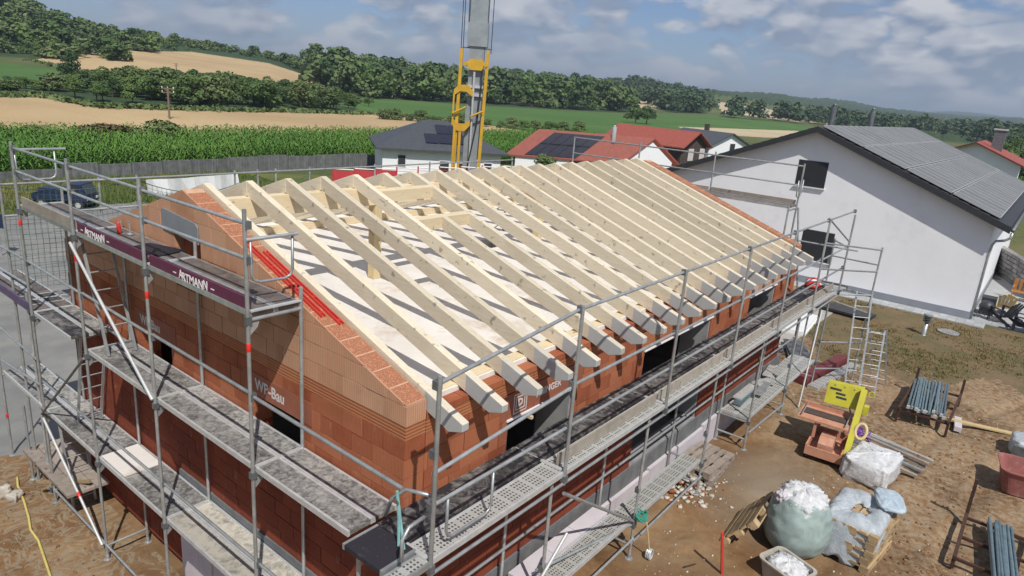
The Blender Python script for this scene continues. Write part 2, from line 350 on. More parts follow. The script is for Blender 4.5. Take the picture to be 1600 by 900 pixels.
groundmat('meadow_near', [(.3, (.055, .085, .02)), (.5, (.11, .13, .035)), (.7, (.21, .19, .075))], .5, .45, .8, .08, 8)
groundmat('gravel', [(.3, (.28, .27, .25)), (.5, (.42, .40, .37)), (.7, (.55, .53, .49))], 2, .7, .9, .05, 22)
groundmat('path_dirt', [(.3, (.24, .19, .13)), (.5, (.33, .265, .18)), (.7, (.42, .34, .24))], .6, .4, .5, .04, 9)

# ---------------------------------------------------------------- mesh helpers
WM = {}
def link(o, parent, M):
    COL.objects.link(o); o.matrix_basis = M; WM[o.name] = M
    if parent is not None:
        o.parent = parent; o.matrix_parent_inverse = WM[parent.name].inverted()
    return o
def tag(o, label=None, cat=None, group=None, kind=None):
    if label: o['label'] = label
    if cat: o['category'] = cat
    if group: o['group'] = group
    if kind: o['kind'] = kind
    return o
def thing(name, label, cat, loc=(0, 0, 0), group=None):
    o = bpy.data.objects.new(name, None); o.empty_display_size = .3
    link(o, None, Matrix.Translation(Vector(loc))); return tag(o, label, cat, group)
def setmat(me, mat): me.materials.append(MATS[mat])
class MB:
    def __init__(s): s.v = []; s.f = []
    def add(s, vs, fs):
        k = len(s.v); s.v += [tuple(map(float, p)) for p in vs]; s.f += [tuple(i+k for i in f) for f in fs]; return s
    def box(s, x0, x1, y0, y1, z0, z1):
        return s.add([(x0, y0, z0), (x1, y0, z0), (x1, y1, z0), (x0, y1, z0), (x0, y0, z1), (x1, y0, z1), (x1, y1, z1), (x0, y1, z1)],
                     [(0, 3, 2, 1), (4, 5, 6, 7), (0, 1, 5, 4), (1, 2, 6, 5), (2, 3, 7, 6), (3, 0, 4, 7)])
    def beam(s, p, q, w_, h, up=(0, 0, 1)):
        p, q = Vector(p), Vector(q); d = (q-p).normalized(); u = Vector(up)
        sd = d.cross(u)
        if sd.length < 1e-4: sd = d.cross(Vector((1, 0, 0)))
        sd.normalize(); u = sd.cross(d); a = sd*w_/2; c = u*h/2
        return s.add([p-a-c, p+a-c, p+a+c, p-a+c, q-a-c, q+a-c, q+a+c, q-a+c], [(0, 3, 2, 1), (4, 5, 6, 7), (0, 1, 5, 4), (1, 2, 6, 5), (2, 3, 7, 6), (3, 0, 4, 7)])
    def tube(s, p, q, r, n=8, r2=None, cap=True):
        p, q = Vector(p), Vector(q); d = (q-p).normalized(); a = d.orthogonal().normalized(); c = d.cross(a); r2 = r if r2 is None else r2
        vs = [p+(a*math.cos(t)+c*math.sin(t))*r for t in np.linspace(0, 2*math.pi, n, endpoint=False)]
        vs += [q+(a*math.cos(t)+c*math.sin(t))*r2 for t in np.linspace(0, 2*math.pi, n, endpoint=False)]
        fs = [(i, (i+1) % n, n+(i+1) % n, n+i) for i in range(n)]
        if cap: fs += [tuple(range(n-1, -1, -1)), tuple(range(n, 2*n))]
        return s.add(vs, fs)
    def path(s, pts, r, n=8, closed=False):
        pts = [Vector(p) for p in pts]; m_ = len(pts); vs = []; a = None
        for i, p in enumerate(pts):
            if closed: d = pts[(i+1) % m_]-pts[i-1]
            else: d = pts[min(i+1, m_-1)]-pts[max(i-1, 0)]
            d.normalize()
            a = d.orthogonal().normalized() if a is None else (a-d*a.dot(d)).normalized()
            c = d.cross(a); vs += [p+(a*math.cos(t)+c*math.sin(t))*r for t in np.linspace(0, 2*math.pi, n, endpoint=False)]
        fs = []
        for i in range(m_ if closed else m_-1):
            j = (i+1) % m_
            fs += [(i*n+k, i*n+(k+1) % n, j*n+(k+1) % n, j*n+k) for k in range(n)]
        if not closed: fs += [tuple(range(n-1, -1, -1)), tuple(range((m_-1)*n, m_*n))]
        return s.add(vs, fs)
    def prism(s, poly, ext):
        e = Vector(ext); n = len(poly); P = [Vector(p) for p in poly]
        nrm = sum(((P[i]-P[0]).cross(P[(i+1) % n]-P[0]) for i in range(1, n-1)), Vector())
        if nrm.dot(e) < 0: P = P[::-1]
        return s.add(P+[p+e for p in P], [tuple(range(n-1, -1, -1)), tuple(range(n, 2*n))]+[(i, (i+1) % n, n+(i+1) % n, n+i) for i in range(n)])
    def lathe(s, prof, c, n=20):
        c = Vector(c); vs = []
        for r, z in prof: vs += [c+Vector((r*math.cos(t), r*math.sin(t), z)) for t in np.linspace(0, 2*math.pi, n, endpoint=False)]
        fs = [(i*n+k, i*n+(k+1) % n, (i+1)*n+(k+1) % n, (i+1)*n+k) for i in range(len(prof)-1) for k in range(n)]
        fs += [tuple(range(n-1, -1, -1)), tuple(range((len(prof)-1)*n, len(prof)*n))]
        return s.add(vs, fs)
    def mesh(s, name, mat, smooth=False):
        me = bpy.data.meshes.new(name); me.from_pydata(s.v, [], s.f); setmat(me, mat)
        if smooth: me.polygons.foreach_set('use_smooth', [True]*len(me.polygons))
        return me
    def build(s, name, mat, parent=None, smooth=False):
        return link(bpy.data.objects.new(name, s.mesh(name, mat, smooth)), parent, Matrix.Identity(4))
_unit = {}
def unit(kind, mat):
    k = (kind, mat)
    if k not in _unit:
        if kind == 'cube': _unit[k] = MB().box(-.5, .5, -.5, .5, -.5, .5).mesh('cube_'+mat, mat)
        else:
            me = MB().tube((0, 0, -.5), (0, 0, .5), 1, 10).mesh('tube_'+mat, mat)
            me.polygons.foreach_set('use_smooth', [len(p.vertices) == 4 for p in me.polygons]); _unit[k] = me
    return _unit[k]
def box_o(name, x0, x1, y0, y1, z0, z1, mat, parent=None):
    M = Matrix.Translation(((x0+x1)/2, (y0+y1)/2, (z0+z1)/2)) @ Matrix.Diagonal((x1-x0, y1-y0, z1-z0, 1))
    return link(bpy.data.objects.new(name, unit('cube', mat)), parent, M)
def frame_m(p, q, up=(0, 0, 1)):
    p, q = Vector(p), Vector(q); d = (q-p); ln = d.length; d.normalize(); u = Vector(up)
    sd = d.cross(u)
    if sd.length < 1e-3: sd = d.cross(Vector((1, 0, 0)))
    sd.normalize(); u = sd.cross(d)
    M = Matrix(((sd.x, u.x, -d.x if False else d.x, 0), (sd.y, u.y, d.y, 0), (sd.z, u.z, d.z, 0), (0, 0, 0, 1)))
    if M.to_3x3().determinant() < 0:
        M = Matrix(((-sd.x, u.x, d.x, 0), (-sd.y, u.y, d.y, 0), (-sd.z, u.z, d.z, 0), (0, 0, 0, 1)))
    M.translation = (p+q)/2; return M, ln
def tube_o(name, p, q, r, mat, parent=None):
    M, ln = frame_m(p, q); return link(bpy.data.objects.new(name, unit('tube', mat)), parent, M @ Matrix.Diagonal((r, r, ln, 1)))
def beam_o(name, p, q, w_, h, mat, parent=None, up=(0, 0, 1)):
    M, ln = frame_m(p, q, up); return link(bpy.data.objects.new(name, unit('cube', mat)), parent, M @ Matrix.Diagonal((w_, h, ln, 1)))
def npmesh(name, V, F, mat, smooth=False):
    """fast mesh from numpy arrays, F (n,k) with one k"""
    me = bpy.data.meshes.new(name); V = np.asarray(V, np.float32); F = np.asarray(F, np.int32); k = F.shape[1]
    me.vertices.add(len(V)); me.vertices.foreach_set('co', V.ravel())
    me.loops.add(F.size); me.loops.foreach_set('vertex_index', F.ravel())
    me.polygons.add(len(F)); me.polygons.foreach_set('loop_start', np.arange(0, F.size, k, dtype=np.int32))
    if smooth: me.polygons.foreach_set('use_smooth', np.ones(len(F), bool))
    if mat: setmat(me, mat)
    me.update(calc_edges=True); return me
def text_mesh(txt, size, mat, bold=0.0, shear=0):
    cu = bpy.data.curves.new('lettering', 'FONT'); cu.body = txt; cu.size = size; cu.extrude = .0015; cu.offset = bold; cu.align_x = 'CENTER'; cu.align_y = 'CENTER'
    cu.resolution_u = 2; cu.shear = shear
    o = bpy.data.objects.new('tmp', cu); COL.objects.link(o)
    dg = bpy.context.evaluated_depsgraph_get(); me = bpy.data.meshes.new_from_object(o.evaluated_get(dg)); me.materials.clear(); setmat(me, mat)
    bpy.data.objects.remove(o); bpy.data.curves.remove(cu); return me
def put_text(txt, size, mat, loc, xdir, zdir=(0, 0, 1), parent=None, bold=.0, name='lettering', sx=1.0):
    x, z = Vector(xdir).normalized(), Vector(zdir).normalized(); n = x.cross(z)
    M = Matrix(((x.x, z.x, n.x, loc[0]), (x.y, z.y, n.y, loc[1]), (x.z, z.z, n.z, loc[2]), (0, 0, 0, 1)))
    return link(bpy.data.objects.new(name, text_mesh(txt, size, mat, bold)), parent, M @ Matrix.Diagonal((sx, 1, 1, 1)))
def copy_tree(o, M, parent=None):
    """copy a thing with its parts; M = new world matrix of the root"""
    c = o.copy(); COL.objects.link(c); old = WM[o.name]
    c.parent = parent; c.matrix_basis = M; WM[c.name] = M
    if parent is None: c.matrix_parent_inverse = Matrix.Identity(4)
    for ch in kids.get(o.name, []):
        d = ch.copy(); COL.objects.link(d); d.parent = c; WM[d.name] = M @ old.inverted() @ WM[ch.name]
        for g_ in kids.get(ch.name, []):
            e = g_.copy(); COL.objects.link(e); e.parent = d; WM[e.name] = M @ old.inverted() @ WM[g_.name]
    return c
kids = {}
def index_kids(o):
    kids[o.name] = list(o.children)
    for ch in o.children: kids[ch.name] = list(ch.children)

# ---------------------------------------------------------------- terrain
def ss(a, b, x): t = np.clip((x-a)/(b-a), 0, 1); return t*t*(3-2*t)
def h_near(x, y):
    x = np.asarray(x, float); y = np.asarray(y, float)
    t = y-1.3*np.maximum(0, x-13)
    t = np.where(x < 1, np.maximum(t, y), t)
    z = -1.28*ss(-.6, 5.2, t)
    rough = .028*np.sin(1.7*x+.6*y)*np.sin(1.3*y-.4*x)+.018*np.sin(4.1*x+1.9*y)*np.sin(3.7*y-1.1*x)+.008*np.sin(11*x+3*y)*np.sin(9*y-4*x)
    w_ = (y+4.9+.22*(x-12)+.5*np.sin(x*.35)); rut = -.05*(np.exp(-((w_-.75)/.16)**2)+np.exp(-((w_+.75)/.16)**2))+.03*(np.exp(-((w_-1.05)/.14)**2)+np.exp(-((w_+.45)/.14)**2)); z = z+rut*np.where((x > 4) & (x < 21), 1, 0)
    return z+rough*np.where((x > 15.5) | (y > 13), .4, 1)
COLS = {  # image column : (row, distance in m) of ground seen there, or ('z', distance, height)
 -260: [('z', 60, -1.3), ('z', 80, -1.4), (130, 125), (110, 150), (75, 230), (62, 250), (20, 330), (-12, 420), ('z', 520, 36), ('z', 800, 20), ('z', 6500, 0)],
 0: [('z', 60, -1.3), ('z', 80, -1.4), (150, 125), (130, 150), (98, 230), (85, 250), (40, 330), (14, 420), ('z', 520, 32), ('z', 800, 10), ('z', 6500, 0)],
 200: [('z', 60, -1.3), ('z', 90, -1.5), (165, 130), (135, 170), (110, 215), (84, 300), (66, 370), (60, 410), ('z', 520, 18), ('z', 800, 5), ('z', 6500, 0)],
 400: [('z', 60, -1.3), (170, 145), (135, 210), (103, 320), (88, 400), ('z', 520, 13), ('z', 800, 4), ('z', 6500, 0)],
 500: [('z', 60, -1.3), (176, 150), (150, 220), (132, 300), (118, 380), (106, 480), ('z', 600, 10), ('z', 900, 4), ('z', 6500, 0)],
 600: [('z', 60, -1.3), (180, 165), (160, 250), (142, 330), (128, 430), (118, 520), ('z', 700, 7), ('z', 1000, 3), ('z', 6500, 0)],
 800: [('z', 70, -1.3), (190, 180), (168, 300), (153, 420), (136, 560), (130, 620), ('z', 900, 8), ('z', 1300, 4), ('z', 6500, 0)],
 930: [('z', 80, -1.2), (178, 300), (162, 450), (145, 560), (141, 640), ('z', 900, 7), ('z', 6500, 0)],
 1000: [('z', 90, -1.2), (185, 300), (170, 430), (158, 540), (141, 680), (133, 760), ('z', 1000, 16), ('z', 1500, 10), ('z', 6500, 0)],
 1100: [('z', 100, -1.1), (188, 350), (172, 520), (155, 800), (146, 1100), ('z', 2000, 20), ('z', 6500, 20)],
 1200: [('z', 100, -1.0), (195, 380), (184, 520), (172, 700), (163, 1000), (152, 1500), ('z', 2500, 25), ('z', 6500, 40)],
 1300: [('z', 100, -.6), ('z', 400, -1.2), (190, 700), (181, 1100), (168, 1600), (160, 1900), ('z', 3000, 30), ('z', 6500, 60)],
 1400: [('z', 100, -.6), ('z', 400, -1.2), (196, 900), (187, 1400), (176, 2300), ('z', 3500, 25), (177, 6000), ('z', 6500, 40)],
 1500: [('z', 100, -.5), ('z', 500, -1.6), (203, 1000), (196, 1600), (185, 2600), ('z', 3800, 25), (176, 6000), ('z', 6500, 80)],
 1600: [('z', 100, -.5), ('z', 500, -1.6), (210, 1000), (203, 1700), (189, 2800), ('z', 3800, 30), (187, 6000), ('z', 6500, 60)],
 1800: [('z', 100, -.5), ('z', 500, -1.6), (226, 1000), (219, 1700), (205, 2800), ('z', 3800, 30), (204, 6000), ('z', 6500, 60)],
}
LD = np.linspace(math.log(40), math.log(6500), 200); caz = []; cz = []
for X_, pts in COLS.items():
    yh = 138+.0801*(X_-800); d_ = ray(X_, yh); caz.append(math.atan2(d_[1], d_[0])); a_ = caz[-1]
    ds, zs = [math.log(40)], [-1.28 if X_ < 900 else -.9]
    for t in pts:
        if t[0] == 'z': ds.append(math.log(t[1])); zs.append(t[2])
        else: ds.append(math.log(t[1])); zs.append(float(at(X_, t[0], t[1])[2]))
    cz.append(np.interp(LD, ds, zs))
o_ = np.argsort(caz); caz = np.array(caz)[o_]; cz = np.array(cz)[o_]
ker = np.array([1, 2, 3, 2, 1])/9.
cz = np.array([np.convolve(np.pad(r_, 2, 'edge'), ker, 'valid') for r_ in cz])
def h_far(az, d):
    az = np.asarray(az, float); l = np.log(np.maximum(d, 40.)); k = np.clip(np.searchsorted(caz, az)-1, 0, len(caz)-2)
    t = np.clip((az-caz[k])/(caz[k+1]-caz[k]), 0, 1); t = t*t*(3-2*t)
    fi = np.clip((l-LD[0])/(LD[1]-LD[0]), 0, len(LD)-1.001); i = fi.astype(int); fr = fi-i
    a = cz[k, i]*(1-fr)+cz[k, i+1]*fr; b_ = cz[k+1, i]*(1-fr)+cz[k+1, i+1]*fr
    return a*(1-t)+b_*t
def ground(x, y):
    x = np.asarray(x, float); y = np.asarray(y, float); dx, dy = x-CAM[0], y-CAM[1]; d = np.hypot(dx, dy); az = np.arctan2(dy, dx)
    k = ss(42, 62, d); return h_near(x, y)*(1-k)+h_far(az, d)*k
def gz(x, y): return float(ground(x, y))
def inpoly(px, py, poly):
    r_ = np.zeros(px.shape, bool); n = len(poly)
    for i in range(n):
        (x0, y0), (x1, y1) = poly[i], poly[(i+1) % n]
        if y0 == y1: continue
        c_ = ((y0 > py) != (y1 > py)) & (px < (x1-x0)*(py-y0)/(y1-y0)+x0); r_ ^= c_
    return r_
az0 = YAW
view = np.radians(np.arange(-50, 50.01, .17)); rest = np.radians(np.arange(55, 310, 6.))
azs = az0+np.concatenate([view, rest])
dep = np.concatenate([np.arange(62, 6.5, -.18), np.arange(6.5, 2.9, -.075)]); R1 = 8.6/np.tan(np.radians(dep)); R1 = R1[R1 > 1.2]
R2 = [R1[-1]]
while R2[-1] < 6500: R2.append(R2[-1]*(1.0065 if R2[-1] < 420 else 1.012 if R2[-1] < 1200 else 1.02))
rings = np.concatenate([[.05, .6], R1, R2[1:]])
A, D = np.meshgrid(azs, rings, indexing='ij'); GX = CAM[0]+D*np.cos(A); GY = CAM[1]+D*np.sin(A); GZ = ground(GX, GY)
# canopy relief on the far wooded ridges
PX, PY, PZ = project(np.stack([GX, GY, GZ], -1))
na, nr = A.shape
idx = np.arange(na*nr).reshape(na, nr); ia = np.arange(na); ja = (ia+1) % na
F = np.stack([idx[ia][:, :-1], idx[ja][:, :-1], idx[ja][:, 1:], idx[ia][:, 1:]], -1)
F = F[..., [0, 3, 2, 1]]
fcx = (GX[:, :-1]+GX[ja][:, 1:])/2; fcy = (GY[:, :-1]+GY[ja][:, 1:])/2; fcz = (GZ[:, :-1]+GZ[ja][:, 1:])/2
fpx, fpy, fpz = project(np.stack([fcx, fcy, fcz], -1)); fd = np.hypot(fcx-CAM[0], fcy-CAM[1])
inview = fpz > 1
FENCE = [(-60, 291), (100, 283), (300, 274), (450, 267), (610, 262)]
CORN = [(-500, 226), (0, 226), (300, 226), (600, 223), (800, 221), (960, 224), (960, 258), (610, 259), (450, 263), (300, 270), (100, 279), (-60, 287), (-500, 310)]
cls = np.full(fd.shape, 'meadow', dtype='U16'); far = fd > 48
def paint(name, poly, extra=None):
    k = inpoly(fpx, fpy, poly) & far & inview
    if extra is not None: k &= extra
    cls[k] = name
paint('forest_floor', [(-400, 120), (0, 88), (60, 92), (190, 100), (180, 82), (300, 80), (420, 98), (505, 126), (520, 140), (560, 152), (760, 165), (960, 176), (1010, 176), (960, 160), (935, 141), (860, 110), (700, 60), (400, 0), (0, -80), (-400, -80)])
paint('forest_floor', [(-400, 160), (0, 132), (100, 118), (200, 122), (400, 130), (500, 146), (590, 160), (560, 172), (480, 174), (300, 168), (150, 160), (0, 150)])
paint('field_green', [(-400, 120), (0, 97), (90, 108), (190, 126), (150, 134), (0, 138), (-400, 170)])
paint('wheat', [(45, 94), (180, 79), (300, 81), (420, 99), (508, 127), (500, 136), (470, 134), (380, 127), (250, 115), (130, 113)])
paint('wheat', [(-400, 260), (-400, 140), (0, 150), (60, 150), (150, 167), (300, 172), (500, 176), (620, 180), (735, 193), (960, 216), (960, 240), (400, 240)])
paint('field_green', [(505, 158), (560, 154), (700, 161), (760, 166), (960, 177), (1010, 183), (1262, 196), (1262, 205), (1090, 200), (1100, 225), (960, 225), (735, 192), (620, 179), (560, 172)])
paint('wheat_pale', [(1060, 198), (1290, 206), (1330, 214), (1200, 215), (1080, 208)])
paint('field_brown', [(940, 133), (1012, 134), (1022, 148), (945, 151)])
paint('wheat_pale', [(962, 157), (1000, 152), (1046, 158), (1062, 172), (1000, 170)])
paint('wheat_pale', [(1115, 158), (1180, 167), (1285, 186), (1270, 193), (1180, 182), (1130, 176)])
paint('wheat_pale', [(862, 132), (905, 126), (935, 137), (880, 140)])
paint('forest_floor', [(985, 150), (1060, 140), (1120, 168), (1105, 178), (1045, 176)])
paint('field_green', [(1020, 178), (1110, 180), (1262, 195), (1050, 194)])
paint('forest_floor', [(1060, 150), (1120, 155), (1300, 180), (1420, 188), (1600, 204), (1900, 230), (1900, 150), (1000, 90), (1030, 140)])
pn = np.sin(fcx*.011+1.3)*np.sin(fcy*.017)+.6*np.sin(fcx*.023+fcy*.009)
val = inpoly(fpx, fpy, [(1290, 184), (1600, 206), (1900, 230), (1900, 300), (1290, 300)]) & (fd > 130) & inview
cls[val & (pn > .15)] = 'field_green'; cls[val & (pn > .62)] = 'wheat_pale'; cls[val & (pn < -.4)] = 'forest_floor'
cls[(fd > 48) & ~inview] = 'meadow'
# corn plot behind the boundary fence
cornk = inpoly(fpx, fpy, CORN) & inview
cls[cornk] = 'corn_soil'
# near ground
near = fd <= 48.1
cls[near] = 'dirt'
cls[near & ((fcy > 13.5) | (fcx < -14) | (fcy < -18))] = 'meadow_near'
lawnk = near & (fcx > 18.2+1.2*np.sin(fcy*.9)+.6*np.sin(fcy*2.3)) & (fcx < 40) & (fcy < 1.2)
cls[lawnk] = 'lawn'
cls[(fcy > 13.5) & (fd < 62) & (cls != 'corn_soil')] = 'meadow_near'
# street: runs along the low side of the plot and bends round behind it
st = [tuple(onz(x_, y_, -1.3)[:2]) for x_, y_ in ((-420, 360), (0, 339), (100, 330), (150, 322), (215, 316), (250, 322), (180, 352), (160, 400), (150, 470), (145, 560), (130, 610), (90, 640), (100, 690), (60, 712), (-200, 720), (-700, 560))]
streetk = inpoly(fcx, fcy, st) & (fd < 70); cls[streetk] = 'street'
NAMES = {'dirt': 'site_ground', 'street': 'street', 'lawn': 'lawn_ground', 'meadow_near': 'verge_ground', 'meadow': 'meadow', 'corn_soil': 'corn_field_ground',
         'wheat': 'wheat_field', 'wheat_pale': 'pale_stubble_field', 'field_green': 'green_field', 'field_brown': 'ploughed_field', 'forest_floor': 'wooded_hills'}
V = np.stack([GX, GY, GZ], -1).reshape(-1, 3)
wk = (cls == 'forest_floor') & (fd > 450)
bumpv = np.zeros((na, nr)); bb = wk.astype(float)
bumpv[:, :-1] += bb; bumpv[:, 1:] += bb
V[:, 2] += ((bumpv > 0)*(2+7*rng.random((na, nr)))).ravel()*np.clip(D.ravel()/1200, .3, 1.3)
V_terrain_top = V[:, 2].max()
for c_, nm in NAMES.items():
    k = cls == c_
    if not k.any(): continue
    f_ = F[k]; u_, inv = np.unique(f_, return_inverse=True)
    me = npmesh(nm, V[u_], inv.reshape(f_.shape), 'asphalt' if c_ == 'street' else c_, smooth=(c_ not in ('forest_floor',)))
    tag(link(bpy.data.objects.new(nm, me), None, Matrix.Identity(4)), kind='structure')
# ================================================================ house under construction
HL, HW, YR = 14.2, 9.578, 4.789
TH = .30
def ztop(y): return 4.0+.3455*min(y, HW-y)
house = thing('brick_house', 'unfinished orange brick house with bare timber roof frame behind scaffolding', 'house')
CB, CH = .87, .2455                                   # first course, course height
ZR0 = CB+11*CH; ZR1 = ZR0+.17                         # grooved ring course
def rect_sub(r, o):
    """rectangle r minus rectangle o (u0,u1,z0,z1) -> list"""
    u0, u1, z0, z1 = r; a0, a1, b0, b1 = o
    if a1 <= u0+1e-4 or a0 >= u1-1e-4 or b1 <= z0+1e-4 or b0 >= z1-1e-4: return [r]
    out = []
    if a0 > u0+.02: out.append((u0, a0, z0, z1))
    if a1 < u1-.02: out.append((a1, u1, z0, z1))
    m0, m1 = max(u0, a0), min(u1, a1)
    if b1 < z1-.01: out.append((m0, m1, b1, z1))
    if b0 > z0+.01: out.append((m0, m1, z0, b0))
    return out
def clip_half(poly, a, b, c):                         # keep a*u+b*z<=c
    out = []
    for i in range(len(poly)):
        p, q = poly[i], poly[(i+1) % len(poly)]; fp = a*p[0]+b*p[1]-c; fq = a*q[0]+b*q[1]-c
        if fp <= 0: out.append(p)
        if (fp < 0 < fq) or (fq < 0 < fp):
            t = fp/(fp-fq); out.append((p[0]+t*(q[0]-p[0]), p[1]+t*(q[1]-p[1])))
    return out
def courses(u0, u1, zlist, lens, opens, gable=False, low=None):
    res = []
    for k, (z0, z1, kind) in enumerate(zlist):
        u = u0-(lens*.5 if k % 2 else 0)
        while u < u1:
            ln = (lens*3 if kind == 'ring' else lens)*(1 if random.random() > .12 else .66)
            a, b_ = max(u, u0), min(u+ln, u1); u += ln
            if b_-a < .04: continue
            rs = [(a+.004, b_-.004, z0+.0035, z1-.0035)]
            for o in opens: rs = [x for r in rs for x in rect_sub(r, o)]
            for r in rs:
                if low is not None and (r[0]+r[1])/2 < low[0] and r[3] < low[1]: continue
                poly = [(r[0], r[2]), (r[1], r[2]), (r[1], r[3]), (r[0], r[3])]
                if gable:
                    poly = clip_half(poly, -.3455, 1, 4.0); 
                    if len(poly) > 2: poly = clip_half(poly, .3455, 1, 4.0+.3455*HW)
                if len(poly) > 2:
                    ar = abs(sum(poly[i][0]*poly[(i+1) % len(poly)][1]-poly[(i+1) % len(poly)][0]*poly[i][1] for i in range(len(poly))))/2
                    if ar > .002: res.append((poly, kind, ar))
    return res
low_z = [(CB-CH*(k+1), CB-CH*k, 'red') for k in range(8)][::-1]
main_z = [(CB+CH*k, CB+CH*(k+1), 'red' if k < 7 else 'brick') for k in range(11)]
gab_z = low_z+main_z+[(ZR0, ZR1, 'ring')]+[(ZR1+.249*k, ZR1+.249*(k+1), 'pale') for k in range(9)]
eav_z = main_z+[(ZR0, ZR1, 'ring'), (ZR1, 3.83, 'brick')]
G_OPEN = [(1.9, 3.1, 1.85, 3.08), (5.45, 6.5, 1.85, 3.08), (4.35, 5.12, 4.16, 5.08)]
G_LINT = [(1.72, 3.28, 3.08, 3.40), (5.27, 6.68, 3.08, 3.40)]
E_OPEN = [(1.83, 3.40, 1.75, 3.2), (5.65, 8.56, CB, 3.2), (10.78, 12.57, 1.9, 3.2)]
E_LINT = [(1.65, 3.62, 3.2, 3.56), (5.47, 8.76, 3.2, 3.56), (10.6, 12.77, 3.2, 3.56)]
gb = courses(0, HW, gab_z, .372, G_OPEN+G_LINT, True, (5.42, CB))
eb = courses(TH, HL-TH, eav_z, .372, E_OPEN+E_LINT)
fb = courses(0, HW, [z for z in gab_z if z[0] > 2.5], .372, [], True)
gable_wall = MB().box(.10, .14, .1, HW-.1, -1.25, 1.8).box(.10, .14, .1, 1.85, 1.8, 3.55).box(.10, .14, 3.15, 5.4, 1.8, 3.55).box(.10, .14, 6.55, HW-.1, 1.8, 3.55).build('gable_wall', 'mortar', house)
eave_wall = MB().box(.3, 1.8, .10, .14, .9, 3.7).box(3.43, 5.62, .10, .14, .9, 3.7).box(8.6, 10.75, .10, .14, .9, 3.7).box(12.6, HL-.3, .10, .14, .9, 3.7).build('eave_wall', 'mortar', house)
far_gable = MB().box(HL-.15, HL-.1, .1, HW-.1, 0, 3.6).build('far_gable_wall', 'mortar', house)
rear = MB().box(.31, HL-.31, HW-.3, HW, -1.3, 3.66).build('rear_wall', 'brick', house)
MK = {'red': 'brick_red_shaded', 'brick': 'brick', 'ring': 'brick_grooved', 'pale': 'brick_pale'}
cand = []
for poly, kind, ar in gb:
    c_ = np.array([0, np.mean([p[0] for p in poly]), np.mean([p[1] for p in poly])]); d2 = ((c_-CAM)**2).sum()
    cand.append((ar/d2*(abs(CAM[0])/math.sqrt(d2)), 'g', poly, kind))
for poly, kind, ar in eb:
    c_ = np.array([np.mean([p[0] for p in poly]), 0, np.mean([p[1] for p in poly])]); d2 = ((c_-CAM)**2).sum()
    cand.append((ar/d2*(abs(CAM[1])/math.sqrt(d2))*(1 if c_[2] > 2.6 else .25), 'e', poly, kind))
cand.sort(key=lambda t: -t[0])
def brick_prism(mb, w_, poly, pr):
    if w_ == 'g': mb.prism([(-pr, u, z) for u, z in poly], (TH+pr, 0, 0))
    else: mb.prism([(u, -pr, z) for u, z in poly], (0, .17+pr, 0))
top_mb = MB()
for k, (sc_, w_, poly, kind) in enumerate(cand):
    if k < 300:
        mb = MB(); brick_prism(mb, w_, poly, random.uniform(0, .009)); mb.build('brick', MK[kind], gable_wall if w_ == 'g' else eave_wall)
for w_, par in (('g', gable_wall), ('e', eave_wall)):
    for kind in MK:
        mb = MB()
        for sc_, w2, poly, kd in cand[300:]:
            if w2 == w_ and kd == kind: brick_prism(mb, w_, poly, random.uniform(0, .005))
        if mb.f: tag(mb.build('brick_courses', MK[kind], par), kind='stuff')
for kind in MK:
    mb = MB()
    for poly, kd, ar in fb:
        if kd == kind: mb.prism([(HL-TH, u, z) for u, z in poly], (TH, 0, 0))
    if mb.f: tag(mb.build('brick_courses', MK[kind], far_gable), kind='stuff')
# cut sloping tops of the gable (hollow-brick honeycomb with pale mortar joints)
def slope_caps(x0, x1, parent):
    for a, b_ in ((.015, YR), (HW-.015, YR)): MB().prism([(x0+.008, a, ztop(a)-.015), (x0+.008, b_, ztop(b_)-.015), (x0+.008, b_, ztop(b_)+.003), (x0+.008, a, ztop(a)+.003)], (x1-x0-.016, 0, 0)).build('mortar_bed', 'joint_pale', parent)
    for side in (0, 1):
        y = .02
        while y < YR-.1:
            y1 = min(y+.27, YR-.02); a, b_ = (y, y1) if not side else (HW-y, HW-y1)
            e = .006
            MB().prism([(x0+.012, a, ztop(a)-.01), (x0+.012, b_, ztop(b_)-.01), (x0+.012, b_, ztop(b_)+e), (x0+.012, a, ztop(a)+e)], (x1-x0-.024, 0, 0)).build('cut_brick', 'brick_top', parent)
            y = y1+.022
slope_caps(0, TH, gable_wall); slope_caps(HL-TH, HL, far_gable)
